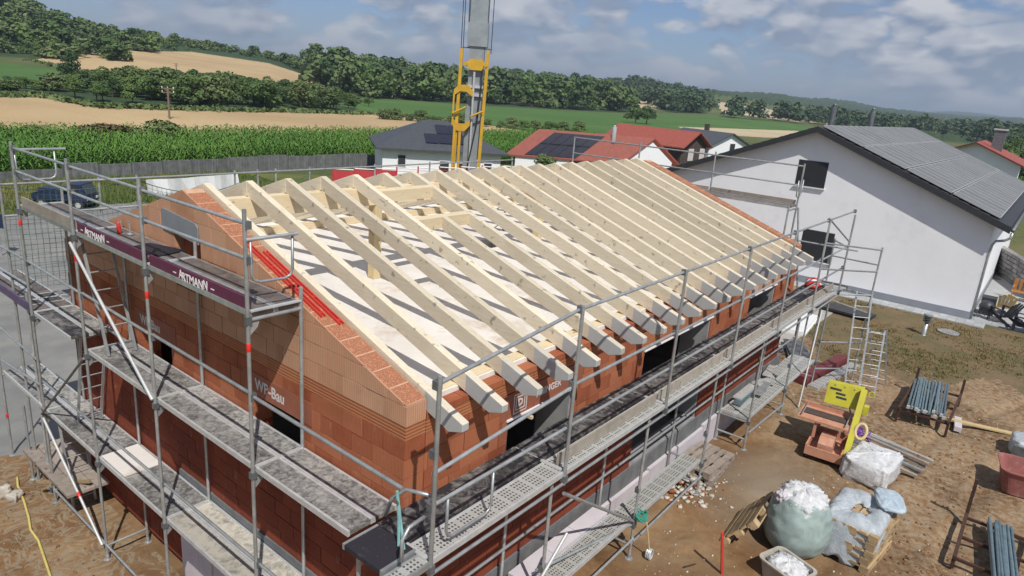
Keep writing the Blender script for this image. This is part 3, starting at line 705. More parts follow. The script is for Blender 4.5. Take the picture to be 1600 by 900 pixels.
# shutter-box lintels with print
for (u0, u1, z0, z1), txt in zip(G_LINT, ('WP-Bau', 'WP-Bau')):
    lb = MB().box(-.012, TH, u0, u1, z0, z1).build('lintel', 'lintel_box', house)
    put_text(txt, .23, 'letter_grey', (-.0145, (u0+u1)/2+.16, (z0+z1)/2), (0, -1, 0), parent=lb, bold=.004, sx=.9)
for i, (u0, u1, z0, z1) in enumerate(E_LINT):
    lb = MB().box(u0, u1, -.012, TH, z0, z1).build('lintel', 'brick_grooved' if i == 1 else 'lintel_box' if i == 0 else 'brick_pale', house)
    MB().box(u0+.15, u1-.15, -.03, .05, z0-.03, z0-.001).build('edge_strip', 'letter_white', lb)
    if i != 1:
        x = u0+.42; q = MB()
        for k, s_ in ((0, .145), (1, .10)):
            t_ = .016
            q.box(x-s_, x+s_, -.0155, -.0125, (z0+z1)/2-s_, (z0+z1)/2-s_+t_).box(x-s_, x+s_, -.0155, -.0125, (z0+z1)/2+s_-t_, (z0+z1)/2+s_)
            q.box(x-s_, x-s_+t_, -.0155, -.0125, (z0+z1)/2-s_+t_, (z0+z1)/2+s_-t_).box(x+s_-t_, x+s_, -.0155, -.0125, (z0+z1)/2-s_+t_, (z0+z1)/2+s_-t_)
        q.build('logo', 'letter_grey', lb)
        put_text('D', .15, 'letter_grey', (x, -.0145, (z0+z1)/2), (1, 0, 0), parent=lb, bold=.006)
        put_text('ABINGER', .145, 'letter_grey', (x+.66, -.0145, (z0+z1)/2+.0), (1, 0, 0), parent=lb, bold=.004)
# foundation: grey band and lilac insulation boards on the gable, bitumen + boards on the long side
for k in range(9):
    y0 = .0+k*.603
    box_o('insulation_board', -.075, .09, y0+.002, min(y0+.601, 5.42), -1.3, .68, 'insulation', house)
box_o('plinth_band', -.03, .085, -.02, 5.42, .69, .868, 'bitumen', house)
box_o('plinth_band', TH*.2, HL, -.025, .09, .45, .868, 'bitumen', house)
for k in range(11):
    x0 = .1+k*1.26; box_o('insulation_board', x0, x0+1.25, -.10, -.03, -.25, random.uniform(.50, .62), 'insulation', house)
box_o('foundation_slab', .1, HL, .1, HW-.3, -.4, .6, 'concrete', house)
# dark rooms behind the openings
box_o('inner_wall', .32, HL-.32, 4.4, 4.5, .62, 3.45, 'interior', house)
box_o('inner_wall', 4.9, 5.0, .3, HW-.35, .62, 3.45, 'interior', house)
# window sill reveal boards, grey protection
for u0, u1, z0, z1 in E_OPEN:
    box_o('sill', u0+.01, u1-.01, .0, .31, z0-.02, z0+.02, 'concrete', house)
    box_o('reveal_board', u1-.05, u1-.002, .02, .6, z0+.03, z1-.002, 'concrete', house)
    box_o('prop', u0+.45, u0+.49, .35, .39, .62, 3.4, 'steel', house)
for u0, u1, z0, z1 in G_OPEN[:2]: box_o('sill', .0, .31, u0+.01, u1-.01, z0-.02, z0+.02, 'concrete', house)
box_o('lath', 2.35, 2.40, -.02, .9, 3.02, 3.06, 'purlin_wood', house)
# attic floor (white boarding) with stair opening
H0, H1, J0, J1 = 7.45, 8.3, 5.15, 5.85
fl = MB().box(.31, H0, .2, HW-.31, 3.5, 3.74).box(H1, HL-.31, .2, HW-.31, 3.5, 3.74).box(H0, H1, .2, J0, 3.5, 3.74).box(H0, H1, J1, HW-.31, 3.5, 3.74).build('attic_floor', 'floor_board', house)
box_o('joint_strip', .31, HL-.31, 2.69, 2.70, 3.741, 3.7425, 'styrofoam', fl)
# plates, ridge purlin, posts
box_o('wall_plate', .32, HL-.32, .20, .38, 3.745, 3.905, 'purlin_wood', house)
box_o('edge_insulation', .30, HL-.30, .172, .198, 3.70, 3.89, 'styrofoam', house)
box_o('wall_plate', .32, HL-.32, HW-.62, HW-.44, 3.745, 3.905, 'purlin_wood', house)
box_o('edge_insulation', .32, HL-.32, HW-.42, HW-.02, 3.67, 3.875, 'styrofoam', house)
box_o('ridge_purlin', .02, HL-.05, YR-.10, YR+.10, 5.17, 5.485, 'purlin_wood', house)
for x in (3.58, 8.75): box_o('roof_post', x-.085, x+.085, YR-.085, YR+.085, 3.745, 5.168, 'post_wood', house)
# rafters
RS, RX0, RW = .68573, .4224, .108
SL = (5.7345-3.8752)/(YR+.5434)
def rz(y): return 3.8752+SL*(y+.5434)
DV = .235
def rafter_poly(y0, y1):
    """side profile (y,z); tail shaped when it starts at the eave"""
    if y0 < -.5: return [(-.5434, rz(-.5434)), (-.5434, rz(-.5434)-.095), (-.34, rz(-.34)-DV), (y1, rz(y1)-DV), (y1, rz(y1))]
    return [(y0, rz(y0)), (y0, rz(y0)-DV), (y1, rz(y1)-DV), (y1, rz(y1))]
def add_rafter(x, y0, y1, side):
    P = [(x, (yy if side == 0 else 2*YR-yy), zz) for yy, zz in rafter_poly(y0, y1)]
    o = MB().prism(P, (RW, 0, 0)).build('rafter', 'rafter_wood', house)
    bv = o.modifiers.new('edge', 'BEVEL'); bv.width = .006; bv.segments = 1
    return o
YT1, YT2 = 4.22, 3.26
for i in range(20):
    x = RX0+RS*i-RW+random.uniform(-.004, .004)
    if i == 5:
        add_rafter(x, -.5434, YT2-.05, 0); add_rafter(x, YT1+.05, YR, 0)
    else: add_rafter(x, -.5434, YR-.0005, 0)
    add_rafter(x, -.5434, YR-.0005, 1)
x0, x1 = RX0+RS*4, RX0+RS*6-RW
for y in (YT1, YT2):
    MB().prism([(x0, y-.05, rz(y-.05)-.002), (x0, y+.05, rz(y+.05)-.002), (x0, y+.05, rz(y+.05)-.2), (x0, y-.05, rz(y-.05)-.2)], (x1-x0, 0, 0)).build('trimmer', 'purlin_wood', house)
# zinc sheet across the attic window, tie wires
for k in range(3): box_o('brick', .13, .285, 4.36+k*.252, 4.60+k*.252, 4.16, 5.07, 'brick', house)
zs = MB().prism([(-.03, 4.36, 4.93), (-.03, 5.43, 5.0), (-.03, 5.43, 5.27), (-.03, 5.38, 5.30), (-.03, 4.42, 5.23), (-.03, 4.36, 5.18)], (.02, 0, 0)).build('zinc_sheet', 'zinc_sheet', house)
# debris lying on the attic floor
def thin_box_thing(name, label, cat, p, size, rot, mat, group=None):
    M = Matrix.Translation(p) @ Matrix.Rotation(rot, 4, 'Z') @ Matrix.Diagonal((size[0], size[1], size[2], 1))
    return tag(link(bpy.data.objects.new(name, unit('cube', mat)), None, M), label, cat, group)
p_ = onz(705, 448, 3.74)
q = MB().path([(p_[0]-.2, p_[1]+.1, 3.75), (p_[0], p_[1]+.16, 3.78), (p_[0]+.2, p_[1], 3.75), (p_[0]+.05, p_[1]-.12, 3.75), (p_[0]-.15, p_[1]-.08, 3.76)], .012, 6)
tag(q.build('cord', 'rust'), 'thin dark cord dropped on the white attic floor', 'cord')
for (a, b_) in (((783, 322), (789, 332)), ((781, 350), (787, 360))):
    P, Q = onz(*a, 3.95), onz(*b_, 3.75)
    tag(MB().path([(P[0], P[1]+.25, 3.76), P, Q, (Q[0]+.3, Q[1]+.15, 3.755), (Q[0]+.5, Q[1]-.1, 3.76)], .014, 6).build('bent_bar', 'rust'), 'bent dark reinforcing bar lying on the white attic floor', 'bar', 'bent bars on the attic floor')
# red spirit-level style straight edges laid on the gable slope
for k, (ya, yb, xo) in enumerate(((3.30, 1.62, .07), (3.05, 1.42, .19))):
    za, zb = ztop(ya)+.026, ztop(yb)+.026
    t_ = thing('straightedge', ('longer' if k == 0 else 'shorter')+' red metal straightedge lying on the brick gable slope'+(' next to the wooden rafter' if k else ' by its outer edge'), 'straightedge', (xo, yb, zb))
    beam_o('rail', (xo, ya, za), (xo, yb, zb), .016, .035, 'red_paint', t_); beam_o('rail', (xo+.05, ya, za), (xo+.05, yb, zb), .016, .035, 'red_paint', t_)
    for f_ in (.04, .35, .65, .96):
        y = ya+(yb-ya)*f_; z = za+(zb-za)*f_; beam_o('web', (xo+.011, y, z), (xo+.042, y, z), .05, .02, 'red_paint', t_)
# ================================================================ scaffolding
TR = .0245
def post(par, x, y, z0, z1, red=(), base=True, mat='steel'):
    o = tube_o('post', (x, y, z0), (x, y, z1), TR, mat, par)
    for z in red: tube_o('red_band', (x, y, z-.05), (x, y, z+.05), TR+.003, 'red_band', o)
    if base: MB().lathe([(.07, 0), (.07, .012), (.03, .02), (.03, .10)], (x, y, z0-.01), 10).build('base_plate', 'steel', o)
    return o
def coupler(par, x, y, z):
    MB().box(x-.045, x+.045, y-.04, y+.04, z-.04, z+.04).build('coupler', 'steel_dark', par) if False else box_o('coupler', x-.036, x+.036, y-.034, y+.034, z-.045, z+.045, 'steel_dark', par)
def rail(par, p, q, mat='steel', name='guard_rail', r=TR*.9): return tube_o(name, p, q, r, mat, par)
def bracket(par, x, y, z, dx, dy):
    """gusset under a transom"""
    P = [(x, y, z-.05), (x+dx*.12, y+dy*.12, z-.05), (x+dx*.10, y+dy*.10, z-.11), (x, y, z-.20)]
    n = Vector((dx, dy, 0)).cross(Vector((0, 0, 1)))*.012
    MB().prism([Vector(p)-n/2 for p in P], n).build('gusset', 'steel', par)
def deck_bay(par, axis, a0, a1, b0, b1, z, mats, rim='alu', th=.055):
    """boards laid side by side between b0..b1, running along axis from a0 to a1"""
    n = len(mats); w_ = (b1-b0)/n
    for k, mt in enumerate(mats):
        c0, c1 = b0+k*w_+.006, b0+(k+1)*w_-.006
        X = (a0+.012, a1-.012, c0, c1) if axis == 'x' else (c0, c1, a0+.012, a1-.012)
        o = box_o('deck_board', *X, z-th, z, mt, par)
        if rim:
            for e0, e1 in ((c0-.003, c0+.028), (c1-.028, c1+.003)):
                X = (a0+.01, a1-.01, e0, e1) if axis == 'x' else (e0, e1, a0+.01, a1-.01)
                box_o('rim', *X, z-th-.006, z+.006, rim, o)
def ladder(par, p0, p1, wdir, width, n, r=.015, mat='steel', name='ladder'):
    """two stiles from p0 to p1 (mid-line), rungs across wdir"""
    p0, p1, wd = Vector(p0), Vector(p1), Vector(wdir).normalized()*width/2
    o = MB().beam(p0-wd, p1-wd, .02, .045, wd).beam(p0+wd, p1+wd, .02, .045, wd).build('stile' if par is None else 'ladder', mat, par)
    for k in range(n):
        c = p0+(p1-p0)*((k+.6)/n); tube_o('rung', c-wd, c+wd, r*.8, mat, o)
    return o
def uframe(par, c, d, w_, h, mat='steel'):
    """rounded U-shaped guard frame hanging below a rail: c = top corner, d = horizontal direction"""
    c, d = Vector(c), Vector(d).normalized(); q = [c, c+Vector((0, 0, -h+.1))]
    q += [c+d*.03+Vector((0, 0, -h+.03)), c+d*.1+Vector((0, 0, -h))]
    q += [c+d*(w_-.1)+Vector((0, 0, -h)), c+d*(w_-.03)+Vector((0, 0, -h+.03)), c+d*w_+Vector((0, 0, -h+.1)), c+d*w_]
    MB().path(q, .017, 8).build('guard_frame', mat, par, True)
GX_, IX = -.772, -.07
PY = [9.236, 6.792, 4.369, 1.837]; ZA, ZB, ZC = 2.75, .75, 4.75
gs = thing('gable_scaffold', 'three-level steel tube scaffold with wine red toe boards along the brick gable wall', 'scaffold', (GX_, 5, -1.3))
PTOP = [5.87, 5.88, 5.91, 5.94]
for i, y in enumerate(PY):
    gb_ = gz(GX_, y); post(gs, GX_, y, gb_, PTOP[i], red=(ZC-.42,) if i else (ZC-.30,))
    post(gs, IX, y, gz(IX, y), ZC+(.18 if i == 3 else .25 if i == 2 else .1) if i else 5.0)
    for z in (ZC, ZA, ZB):
        if z == ZC or True:
            tube_o('transom', (GX_, y, z-.09), (IX, y, z-.09), TR, 'steel', gs); box_o('transom_cover', GX_+.03, IX-.01, y-.028, y+.028, z+.004, z+.022, 'alu', gs)
        bracket(gs, GX_+.02, y, z-.08, 1, 0); coupler(gs, GX_, y, z-.09)
    tube_o('transom', (GX_, y, gb_+.28), (IX, y, gb_+.28), TR*.9, 'steel', gs)
    for z in (5.76, 5.36, 3.70, 1.37): coupler(gs, GX_+.03, y, z)
# decks
def gbay(i): return PY[i+1], PY[i]
for i in range(3):
    a0, a1 = gbay(i)
    deck_bay(gs, 'y', a0, a1, GX_+.03, IX-.0, ZC, ['deck_worn', 'deck_worn'], 'steel')
    deck_bay(gs, 'y', a0 if i else 7.58, a1, GX_+.03, IX+.03, ZA, ['deck_dusty', 'deck_dusty'] if i else ['deck_black', 'deck_dusty'])
    deck_bay(gs, 'y', a0, a1, GX_+.03, IX+.03, ZB, ['deck_dusty', 'deck_dusty'] if i < 2 else ['deck_plaster', 'deck_plaster'])
deck_bay(gs, 'y', .05, PY[3], GX_+.03, IX+.03, ZA, ['deck_dusty', 'deck_dusty'])
deck_bay(gs, 'y', -.6, PY[3], GX_+.03, IX+.03, ZB, ['deck_plaster', 'deck_plaster'])
Y0 = 11.75
deck_bay(gs, 'y', PY[0], Y0, GX_+.03, IX+.03, ZB, ['deck_dusty', 'deck_dusty'])
deck_bay(gs, 'y', PY[0], 12.4, GX_+.03, IX+.03, ZA, ['deck_worn', 'deck_worn'])
post(gs, GX_, Y0, gz(GX_, Y0), 1.1, red=(-.3,)); post(gs, IX, Y0, gz(IX, Y0), 2.7)
tube_o('transom', (GX_, Y0, ZB-.09), (IX, Y0, ZB-.09), TR, 'steel', gs)
deck_bay(gs, 'y', 8.2, 10.6, GX_-.1, IX-.05, -.62, ['weathered_wood', 'weathered_wood', 'weathered_wood'], None)
tube_o('transom', (GX_, PY[0], -.75), (IX, PY[0], -.75), TR, 'steel', gs); tube_o('transom', (GX_, 10.5, -.72), (IX, 10.5, -.72), TR, 'steel', gs)
post(gs, GX_, 10.5, gz(GX_, 10.5), .4)
# rails
for z in (5.76, 5.36):
    for i in range(3): rail(gs, (GX_+.035, PY[i], z), (GX_+.035, PY[i+1], z+.01))
for i in range(3): rail(gs, (GX_+.035, PY[i], 3.74), (GX_+.035, PY[i+1], 3.72)); rail(gs, (GX_+.035, PY[i], 1.37), (GX_+.035, PY[i+1], 1.37))
rail(gs, (GX_+.035, PY[3], 3.70), (GX_+.035, -.75, 3.66)); rail(gs, (GX_+.035, PY[3], 1.37), (GX_+.035, -.6, 1.37))
rail(gs, (GX_+.035, 12.6, 3.68), (GX_+.035, PY[0], 3.74)); rail(gs, (GX_+.035, 12.6, 3.2), (GX_+.035, PY[0], 3.25)); rail(gs, (GX_+.035, 12.6, 1.85), (GX_+.035, PY[0], 1.75)); rail(gs, (GX_+.035, Y0, 1.0), (GX_+.035, PY[0], 1.25))
rail(gs, (IX-.03, PY[0], ZA-.02), (IX-.03, PY[3], ZA-.02), name='ledger'); rail(gs, (GX_, PY[0], -.98), (GX_, PY[3], -.98), name='ledger')
# braces
tube_o('brace', (GX_-.045, PY[1]+.05, ZC-.18), (GX_-.045, PY[2]-.02, ZA+.02), TR, 'alu', gs)
tube_o('brace', (GX_-.045, PY[0], ZB-.05), (GX_-.045, PY[1], ZA-.12), TR*.9, 'steel_dark', gs)
br = tube_o('brace', (GX_-.045, PY[0]-.05, ZB-.12), (GX_-.045, PY[1]+.06, -1.0), TR, 'alu', gs)
c_ = Vector((GX_-.045, PY[0]-.05, ZB-.12)).lerp(Vector((GX_-.045, PY[1]+.06, -1.0)), .62); dr = Vector((0, PY[1]-PY[0], -1.7)).normalized()
tube_o('red_band', c_-dr*.05, c_+dr*.05, TR+.004, 'red_band', br)
# toe boards with lettering
box_o('toe_board', GX_+.045, GX_+.07, PY[1]+.04, PY[0]-.04, ZC+.01, ZC+.17, 'grey_wood', gs)
for i, yc in ((1, 6.10), (2, 3.15)):
    t_ = box_o('toe_board', GX_+.045, GX_+.07, PY[i+1]+.05, PY[i]-.05, ZC-.02, ZC+.15, 'toe_wine', gs)
    xf = GX_+.0425
    pts = put_text('A', .165, 'letter_white', (xf, yc+.31, ZC+.068), (0, -1, 0), parent=t_, bold=.003, sx=.85)
    put_text('RTMAN', .155, 'letter_white', (xf, yc+.015, ZC+.05), (0, -1, 0), parent=t_, bold=.003, sx=1.0)
    put_text('N', .165, 'letter_white', (xf, yc-.305, ZC+.068), (0, -1, 0), parent=t_, bold=.003, sx=.85)
    for s_ in (-1, 1): box_o('dash', GX_+.0425, GX_+.0448, yc+s_*.47-.04, yc+s_*.47+.04, ZC+.055, ZC+.07, 'letter_white', t_)
t_ = box_o('toe_board', GX_+.005, GX_+.03, PY[0]+.05, 12.3, ZA-.02, ZA+.14, 'toe_violet', gs)
put_text('ARTMANN', .11, 'letter_grey', (GX_+.0025, 11.6, ZA+.06), (0, -1, 0), parent=t_, bold=.002)
# ladders
ladder(gs, (-.40, 6.32, ZA+.01), (-.40, 7.05, ZC-.02), (1, 0, 0), .42, 7)
ladder(gs, (-.30, 8.35, ZB+.01), (-.30, 7.75, ZA-.03), (1, 0, 0), .40, 7)
ladder(gs, (-.42, 8.75, -1.25), (-.42, 9.05, ZB), (1, 0, 0), .40, 7)
# end guard frames
uframe(gs, (GX_+.05, PY[3]-.02, 5.60), (1, -.10, 0), .50, .50); rail(gs, (GX_, PY[3]-.02, 5.60), (IX-.1, PY[3]-.10, 5.62))
uframe(gs, (GX_+.05, PY[0]+.03, 5.72), (1, .05, 0), .62, .52); rail(gs, (GX_, PY[0]+.03, 5.73), (IX+.15, PY[0]+.05, 5.73))
uframe(gs, (GX_+.03, 1.75, 1.15), (0, -1, 0), .75, .42)
# things left on the gable decks
tag(MB().lathe([(.03, 0), (.035, .1), (.028, .16), (.012, .18)], (-.28, 6.35, ZC+.008), 10).build('bottle', 'red_paint'), 'small red bottle standing on the top scaffold deck', 'bottle')
tag(MB().lathe([(.05, 0), (.05, .015), (.012, .03), (.012, .2), (.02, .21)], (-.2, 6.15, ZC+.008), 10).build('clamp_screw', 'steel'), 'short steel screw clamp standing on top scaffold deck beside the bottle', 'clamp')
thin_box_thing('plywood_sheet', 'black plywood offcut lying on the top scaffold deck', 'board', (-.33, 5.05, ZC+.017), (.45, .7, .014), .3, 'deck_new')
thin_box_thing('plank_sheet', 'pale new board laid over a gap of the lower scaffold deck', 'board', (-.40, 6.35, ZB+.022), (.60, .9, .02), .0, 'floor_board')
tag(MB().beam((-.95, 9.6, -.9), (-.45, 8.25, -.50), .06, .05).build('batten', 'pallet_wood'), 'long dirty wooden batten leaning over the lowest plank deck', 'batten')

# ---------------------------------------------------------------- long-side scaffold
UPX = [-.45, 1.95, 4.8, 7.55, 10.2, 12.8, 15.35]; UY = -.90
LX = [-.75, 1.8, 4.43, 7.13, 9.66, 12.2, 14.85]; LY = -.82; LI = -.14
ls = thing('eave_scaffold', 'long two-level steel scaffold with perforated planks below the rafter ends', 'scaffold', (6, UY, 0))
for i, x in enumerate(UPX):
    top = 5.0 if i else 4.80
    post(ls, x, UY, ZA-.18, top if i < 6 else 4.86, base=False); coupler(ls, x, UY+.03, 3.38); coupler(ls, x, UY+.03, 3.97); coupler(ls, x, UY+.03, 4.95 if i else 4.70)
    tube_o('transom', (x, UY, ZA-.09), (x, -.06, ZA-.09), TR, 'steel', ls); coupler(ls, x, UY, ZA-.09)
    if i: box_o('transom_cover', x-.028, x+.028, UY+.05, -.08, ZA+.005, ZA+.024, 'alu', ls)
    else: box_o('transom_cover', x-.028, x+.028, UY+.05, -.52, ZA+.005, ZA+.024, 'alu', ls)
for i in range(6):
    x0, x1 = UPX[i], UPX[i+1]
    rail(ls, (x0, UY+.035, 4.70 if i == 0 else 4.95), (x1, UY+.035, 4.95))
    rail(ls, (x0, UY+.035, 3.74 if i == 0 else 3.95), (x1, UY+.035, 3.93 if i == 0 else 3.97))
    rail(ls, (x0, UY+.035, 3.38), (x1, UY+.035, 3.38))
    deck_bay(ls, 'x', x0, x1, -.53, -.06, ZA+.03, ['deck_black'], None); 
    deck_bay(ls, 'x', x0, x1, -.90, -.55, ZA, ['deck_perforated'], 'alu')
    if i: box_o('toe_board', x0+.05, x1-.05, -.745, -.72, ZA+.01, ZA+.165, 'grey_wood', ls)
    for z, y in ((ZA-.16, UY), (ZA-.16, -.1)): rail(ls, (x0, y, z), (x1, y, z), name='ledger')
    for f_ in (.35, .8):                                             # short guard frames standing along the wall
        x = x0+(x1-x0)*f_
        if i and f_ > .5: box_o('deck_handle', x, x+.04, -.42, -.16, ZA+.036, ZA+.05, 'steel', ls)
rail(ls, (UPX[5], UY+.035, 5.0), (UPX[6]+.1, UY+.03, 4.1)); 
uframe(ls, (UPX[0]+.25, UY+.04, 3.36), (1, 0, 0), .72, .50)
# short black deck round the corner, turned rail ends
deck_bay(ls, 'x', -.93, -.45, -.70, -.08, ZA+.032, ['deck_new'], 'steel')
deck_bay(ls, 'x', -.95, -.45, -.92, -.72, ZA, ['deck_perforated'], 'steel')
MB().path([(-.52, UY+.62, 3.02), (-.50, UY+.55, 3.25), (-.42, UY+.42, 3.38), (-.35, UY+.1, 3.42)], TR*.85, 8).build('guard_rail', 'steel', ls, True)
MB().path([(-.78, -.82, 2.90), (-.76, -.80, 3.12), (-.66, -.78, 3.2), (-.45, -.78, 3.22)], TR*.85, 8).build('guard_rail', 'steel', ls, True)
MB().path([(-.57, -.50, 3.44), (-.55, -.52, 3.1), (-.57, -.55, 2.82), (-.54, -.60, 2.79), (-.53, -.52, 3.1), (-.56, -.49, 3.43)], .016, 6).build('sling', 'rope_teal', ls)
# lower level
for i, x in enumerate(LX):
    g0 = gz(x, LY); post(ls, x, LY, g0+.01, ZA-.15); post(ls, x, LI, gz(x, LI)+.01, ZA-.15)
    tube_o('transom', (x, LY, ZB-.09), (x, LI, ZB-.09), TR, 'steel', ls); tube_o('transom', (x, LY, g0+.25), (x, LI, g0+.25), TR*.9, 'steel', ls)
    coupler(ls, x, LY, ZB-.09); coupler(ls, x, LY+.02, 1.32)
for i in range(6):
    x0, x1 = LX[i], LX[i+1]
    rail(ls, (x0, LI-.03, 1.30), (x1, LI-.03, 1.30)); 
    if i < 3: rail(ls, (x0, LY-.03, .36 if i else .2), (x1, LY-.03, .42), name='ledger')
    if i in (0, 1, 2): deck_bay(ls, 'x', x0, x1, LY+.03, LY+.40, ZB, ['deck_perforated'], 'alu')
    if i == 0: deck_bay(ls, 'x', x0, x1, LY+.41, LI-.02, ZB, ['deck_plaster'], 'alu')
    if i in (4, 5): deck_bay(ls, 'x', x0, x1, LY+.03, LI-.02, ZB, ['deck_perforated', 'deck_perforated'], 'alu')
    if i == 4: tube_o('brace', (x0, LY-.03, .42), (x1, LY-.03, .30), TR, 'steel', ls)
tube_o('transom', (UPX[1], UY-.02, ZA-.3), (LX[2], LY, ZB-.02), TR, 'steel', ls); tube_o('transom', (LX[1]+.3, LY+.3, .95), (LX[2]+.02, LY+.03, .66), TR, 'steel', ls)
tube_o('brace', (LX[1]-.4, LY-.04, 1.0), (LX[1]+.35, LY-.1, 1.75), TR, 'alu', ls)
# far end: access tower with ladder
for x, y, z1 in ((16.1, -1.6, 4.0), (16.15, -.35, 4.0), (15.35, -.25, 2.6)): post(ls, x, y, 0.0, z1)
rail(ls, (UPX[5], UY, 4.4), (16.1, -1.6, 3.92)); rail(ls, (UPX[5], UY, 3.75), (16.1, -1.6, 3.30)); rail(ls, (UPX[6], UY, 2.62), (16.1, -1.6, 2.62)); rail(ls, (14.85, LY, 2.55), (16.1, -1.6, 2.1))
for z in (.5, 1.3): rail(ls, (14.85, LY, z), (16.1, -1.6, z-.1), name='ledger')
rail(ls, (16.1, -1.6, 3.5), (16.15, -.35, 3.5)); rail(ls, (16.1, -1.6, 2.62), (16.15, -.35, 2.62)); rail(ls, (15.35, UY, 3.95), (16.15, -.35, 3.95))
deck_bay(ls, 'y', -1.0, -.08, UPX[6]+.02, UPX[6]+.75, ZA, ['deck_perforated', 'deck_black'], 'alu')
ladder(ls, (15.55, -1.75, 0.02), (16.05, -1.42, 2.7), (.55, -.83, 0), .42, 9)
tube_o('brace', (12.9, -1.05, .05), (14.1, -.85, 2.4), TR*.9, 'alu', ls)
# ---------------------------------------------------------------- scaffold of the far gable and of the rear eave
fs_ = thing('far_gable_scaffold', 'scaffold bay standing beyond the roof in front of the white neighbouring gable', 'scaffold', (15, 3, 0))
FXs = 15.0
for y, zt in ((.55, 6.05), (3.1, 6.08), (5.6, 6.08), (8.1, 6.0)):
    post(fs_, FXs, y, gz(FXs, y), zt); post(fs_, FXs-.7, y, gz(FXs-.7, y), 4.95); tube_o('transom', (FXs, y, 4.82), (FXs-.7, y, 4.82), TR, 'steel', fs_)
for a, b_ in ((.55, 3.1), (3.1, 5.6), (5.6, 8.1)):
    for z in (5.98, 5.46): rail(fs_, (FXs, a, z), (FXs, b_, z))
    deck_bay(fs_, 'y', a, b_, FXs-.68, FXs-.03, 4.93, ['deck_worn', 'deck_worn'], 'steel')
    box_o('toe_board', FXs-.05, FXs-.025, a+.04, b_-.04, 4.94, 5.05, 'grey_wood', fs_)
    deck_bay(fs_, 'y', a, b_, FXs-.68, FXs-.03, 2.95, ['deck_worn', 'deck_worn'], 'steel')
uframe(fs_, (FXs, .5, 5.62), (-1, .0, 0), .42, .45); rail(fs_, (FXs, .5, 3.95), (FXs+.1, -1.2, 3.95)); tube_o('brace', (FXs, .5, 4.85), (FXs, .1, 2.6), TR, 'steel', fs_)
rs_ = thing('rear_scaffold', 'scaffold with green safety net along the hidden rear eave', 'scaffold', (5, 10.4, -1.3))
RY = 10.4
rxs = [-.70, 1.0, 1.75, 4.0, 4.6, 5.1, 6.1, 8.3, 10.5, 12.7, 14.6]
for x in rxs:
    main = x in (-.70, 1.75, 4.0, 6.1, 8.3, 10.5, 12.7, 14.6)
    post(rs_, x, RY, gz(x, RY) if main else 4.25, 5.02, base=main)
    if main: post(rs_, x, RY-.72, gz(x, RY-.72), 2.9 if x > -.5 else 3.0)
for a, b_ in zip(rxs[:-1], rxs[1:]):
    rail(rs_, (a, RY-.03, 4.96), (b_, RY-.03, 4.96)); rail(rs_, (a, RY-.03, 4.36), (b_, RY-.03, 4.36))
for a, b_ in ((-.7, 1.75), (1.75, 4.0), (4.0, 6.1), (6.1, 8.3), (8.3, 10.5)): deck_bay(rs_, 'x', a, b_, RY-.7, RY-.03, ZA, ['deck_dusty', 'deck_dusty'])
def net(par, x0, x1, zt, zb, sag, mat, y=RY+.03, sp=.10, r=.0032, name='safety_net'):
    mb = MB(); nx = int((x1-x0)/sp); nz = int((zt-zb)/sp)
    P = lambda i, j: (x0+(x1-x0)*i/nx, y+.06*math.sin(i*.35)+.03*math.sin(j*.9+i*.2), zt-(zt-zb)*j/nz-sag*4*(i/nx)*(1-i/nx)*(1-j/nz))
    for i in range(nx+1):
        for j in range(nz): mb.tube(P(i, j), P(i, j+1), r, 3, cap=False)
    for j in range(nz+1):
        for i in range(nx): mb.tube(P(i, j), P(i+1, j), r*(3 if j == 0 else 1), 3, cap=False)
    return mb.build(name, mat, par)
net(rs_, -.7, 1.75, 4.9, 2.85, .12, 'net_green'); net(rs_, 1.8, 4.6, 4.9, 3.3, .35, 'net_green'); net(rs_, 4.65, 6.1, 4.85, 4.0, .2, 'net_green')
mb = MB(); 
for i in range(9):
    for (a, b_) in (((-.72, 9.34, 0), (-.02, 9.34, 0)),):
        mb.tube((a[0], a[1], 5.0-i*.2), (b_[0], b_[1], 5.0-i*.2), .003, 3, cap=False)
for i in range(8): mb.tube((-.72+.1*i, 9.34, 5.0), (-.72+.1*i, 9.34, 3.3), .003, 3, cap=False)
mb.build('safety_net', 'net_green', gs)
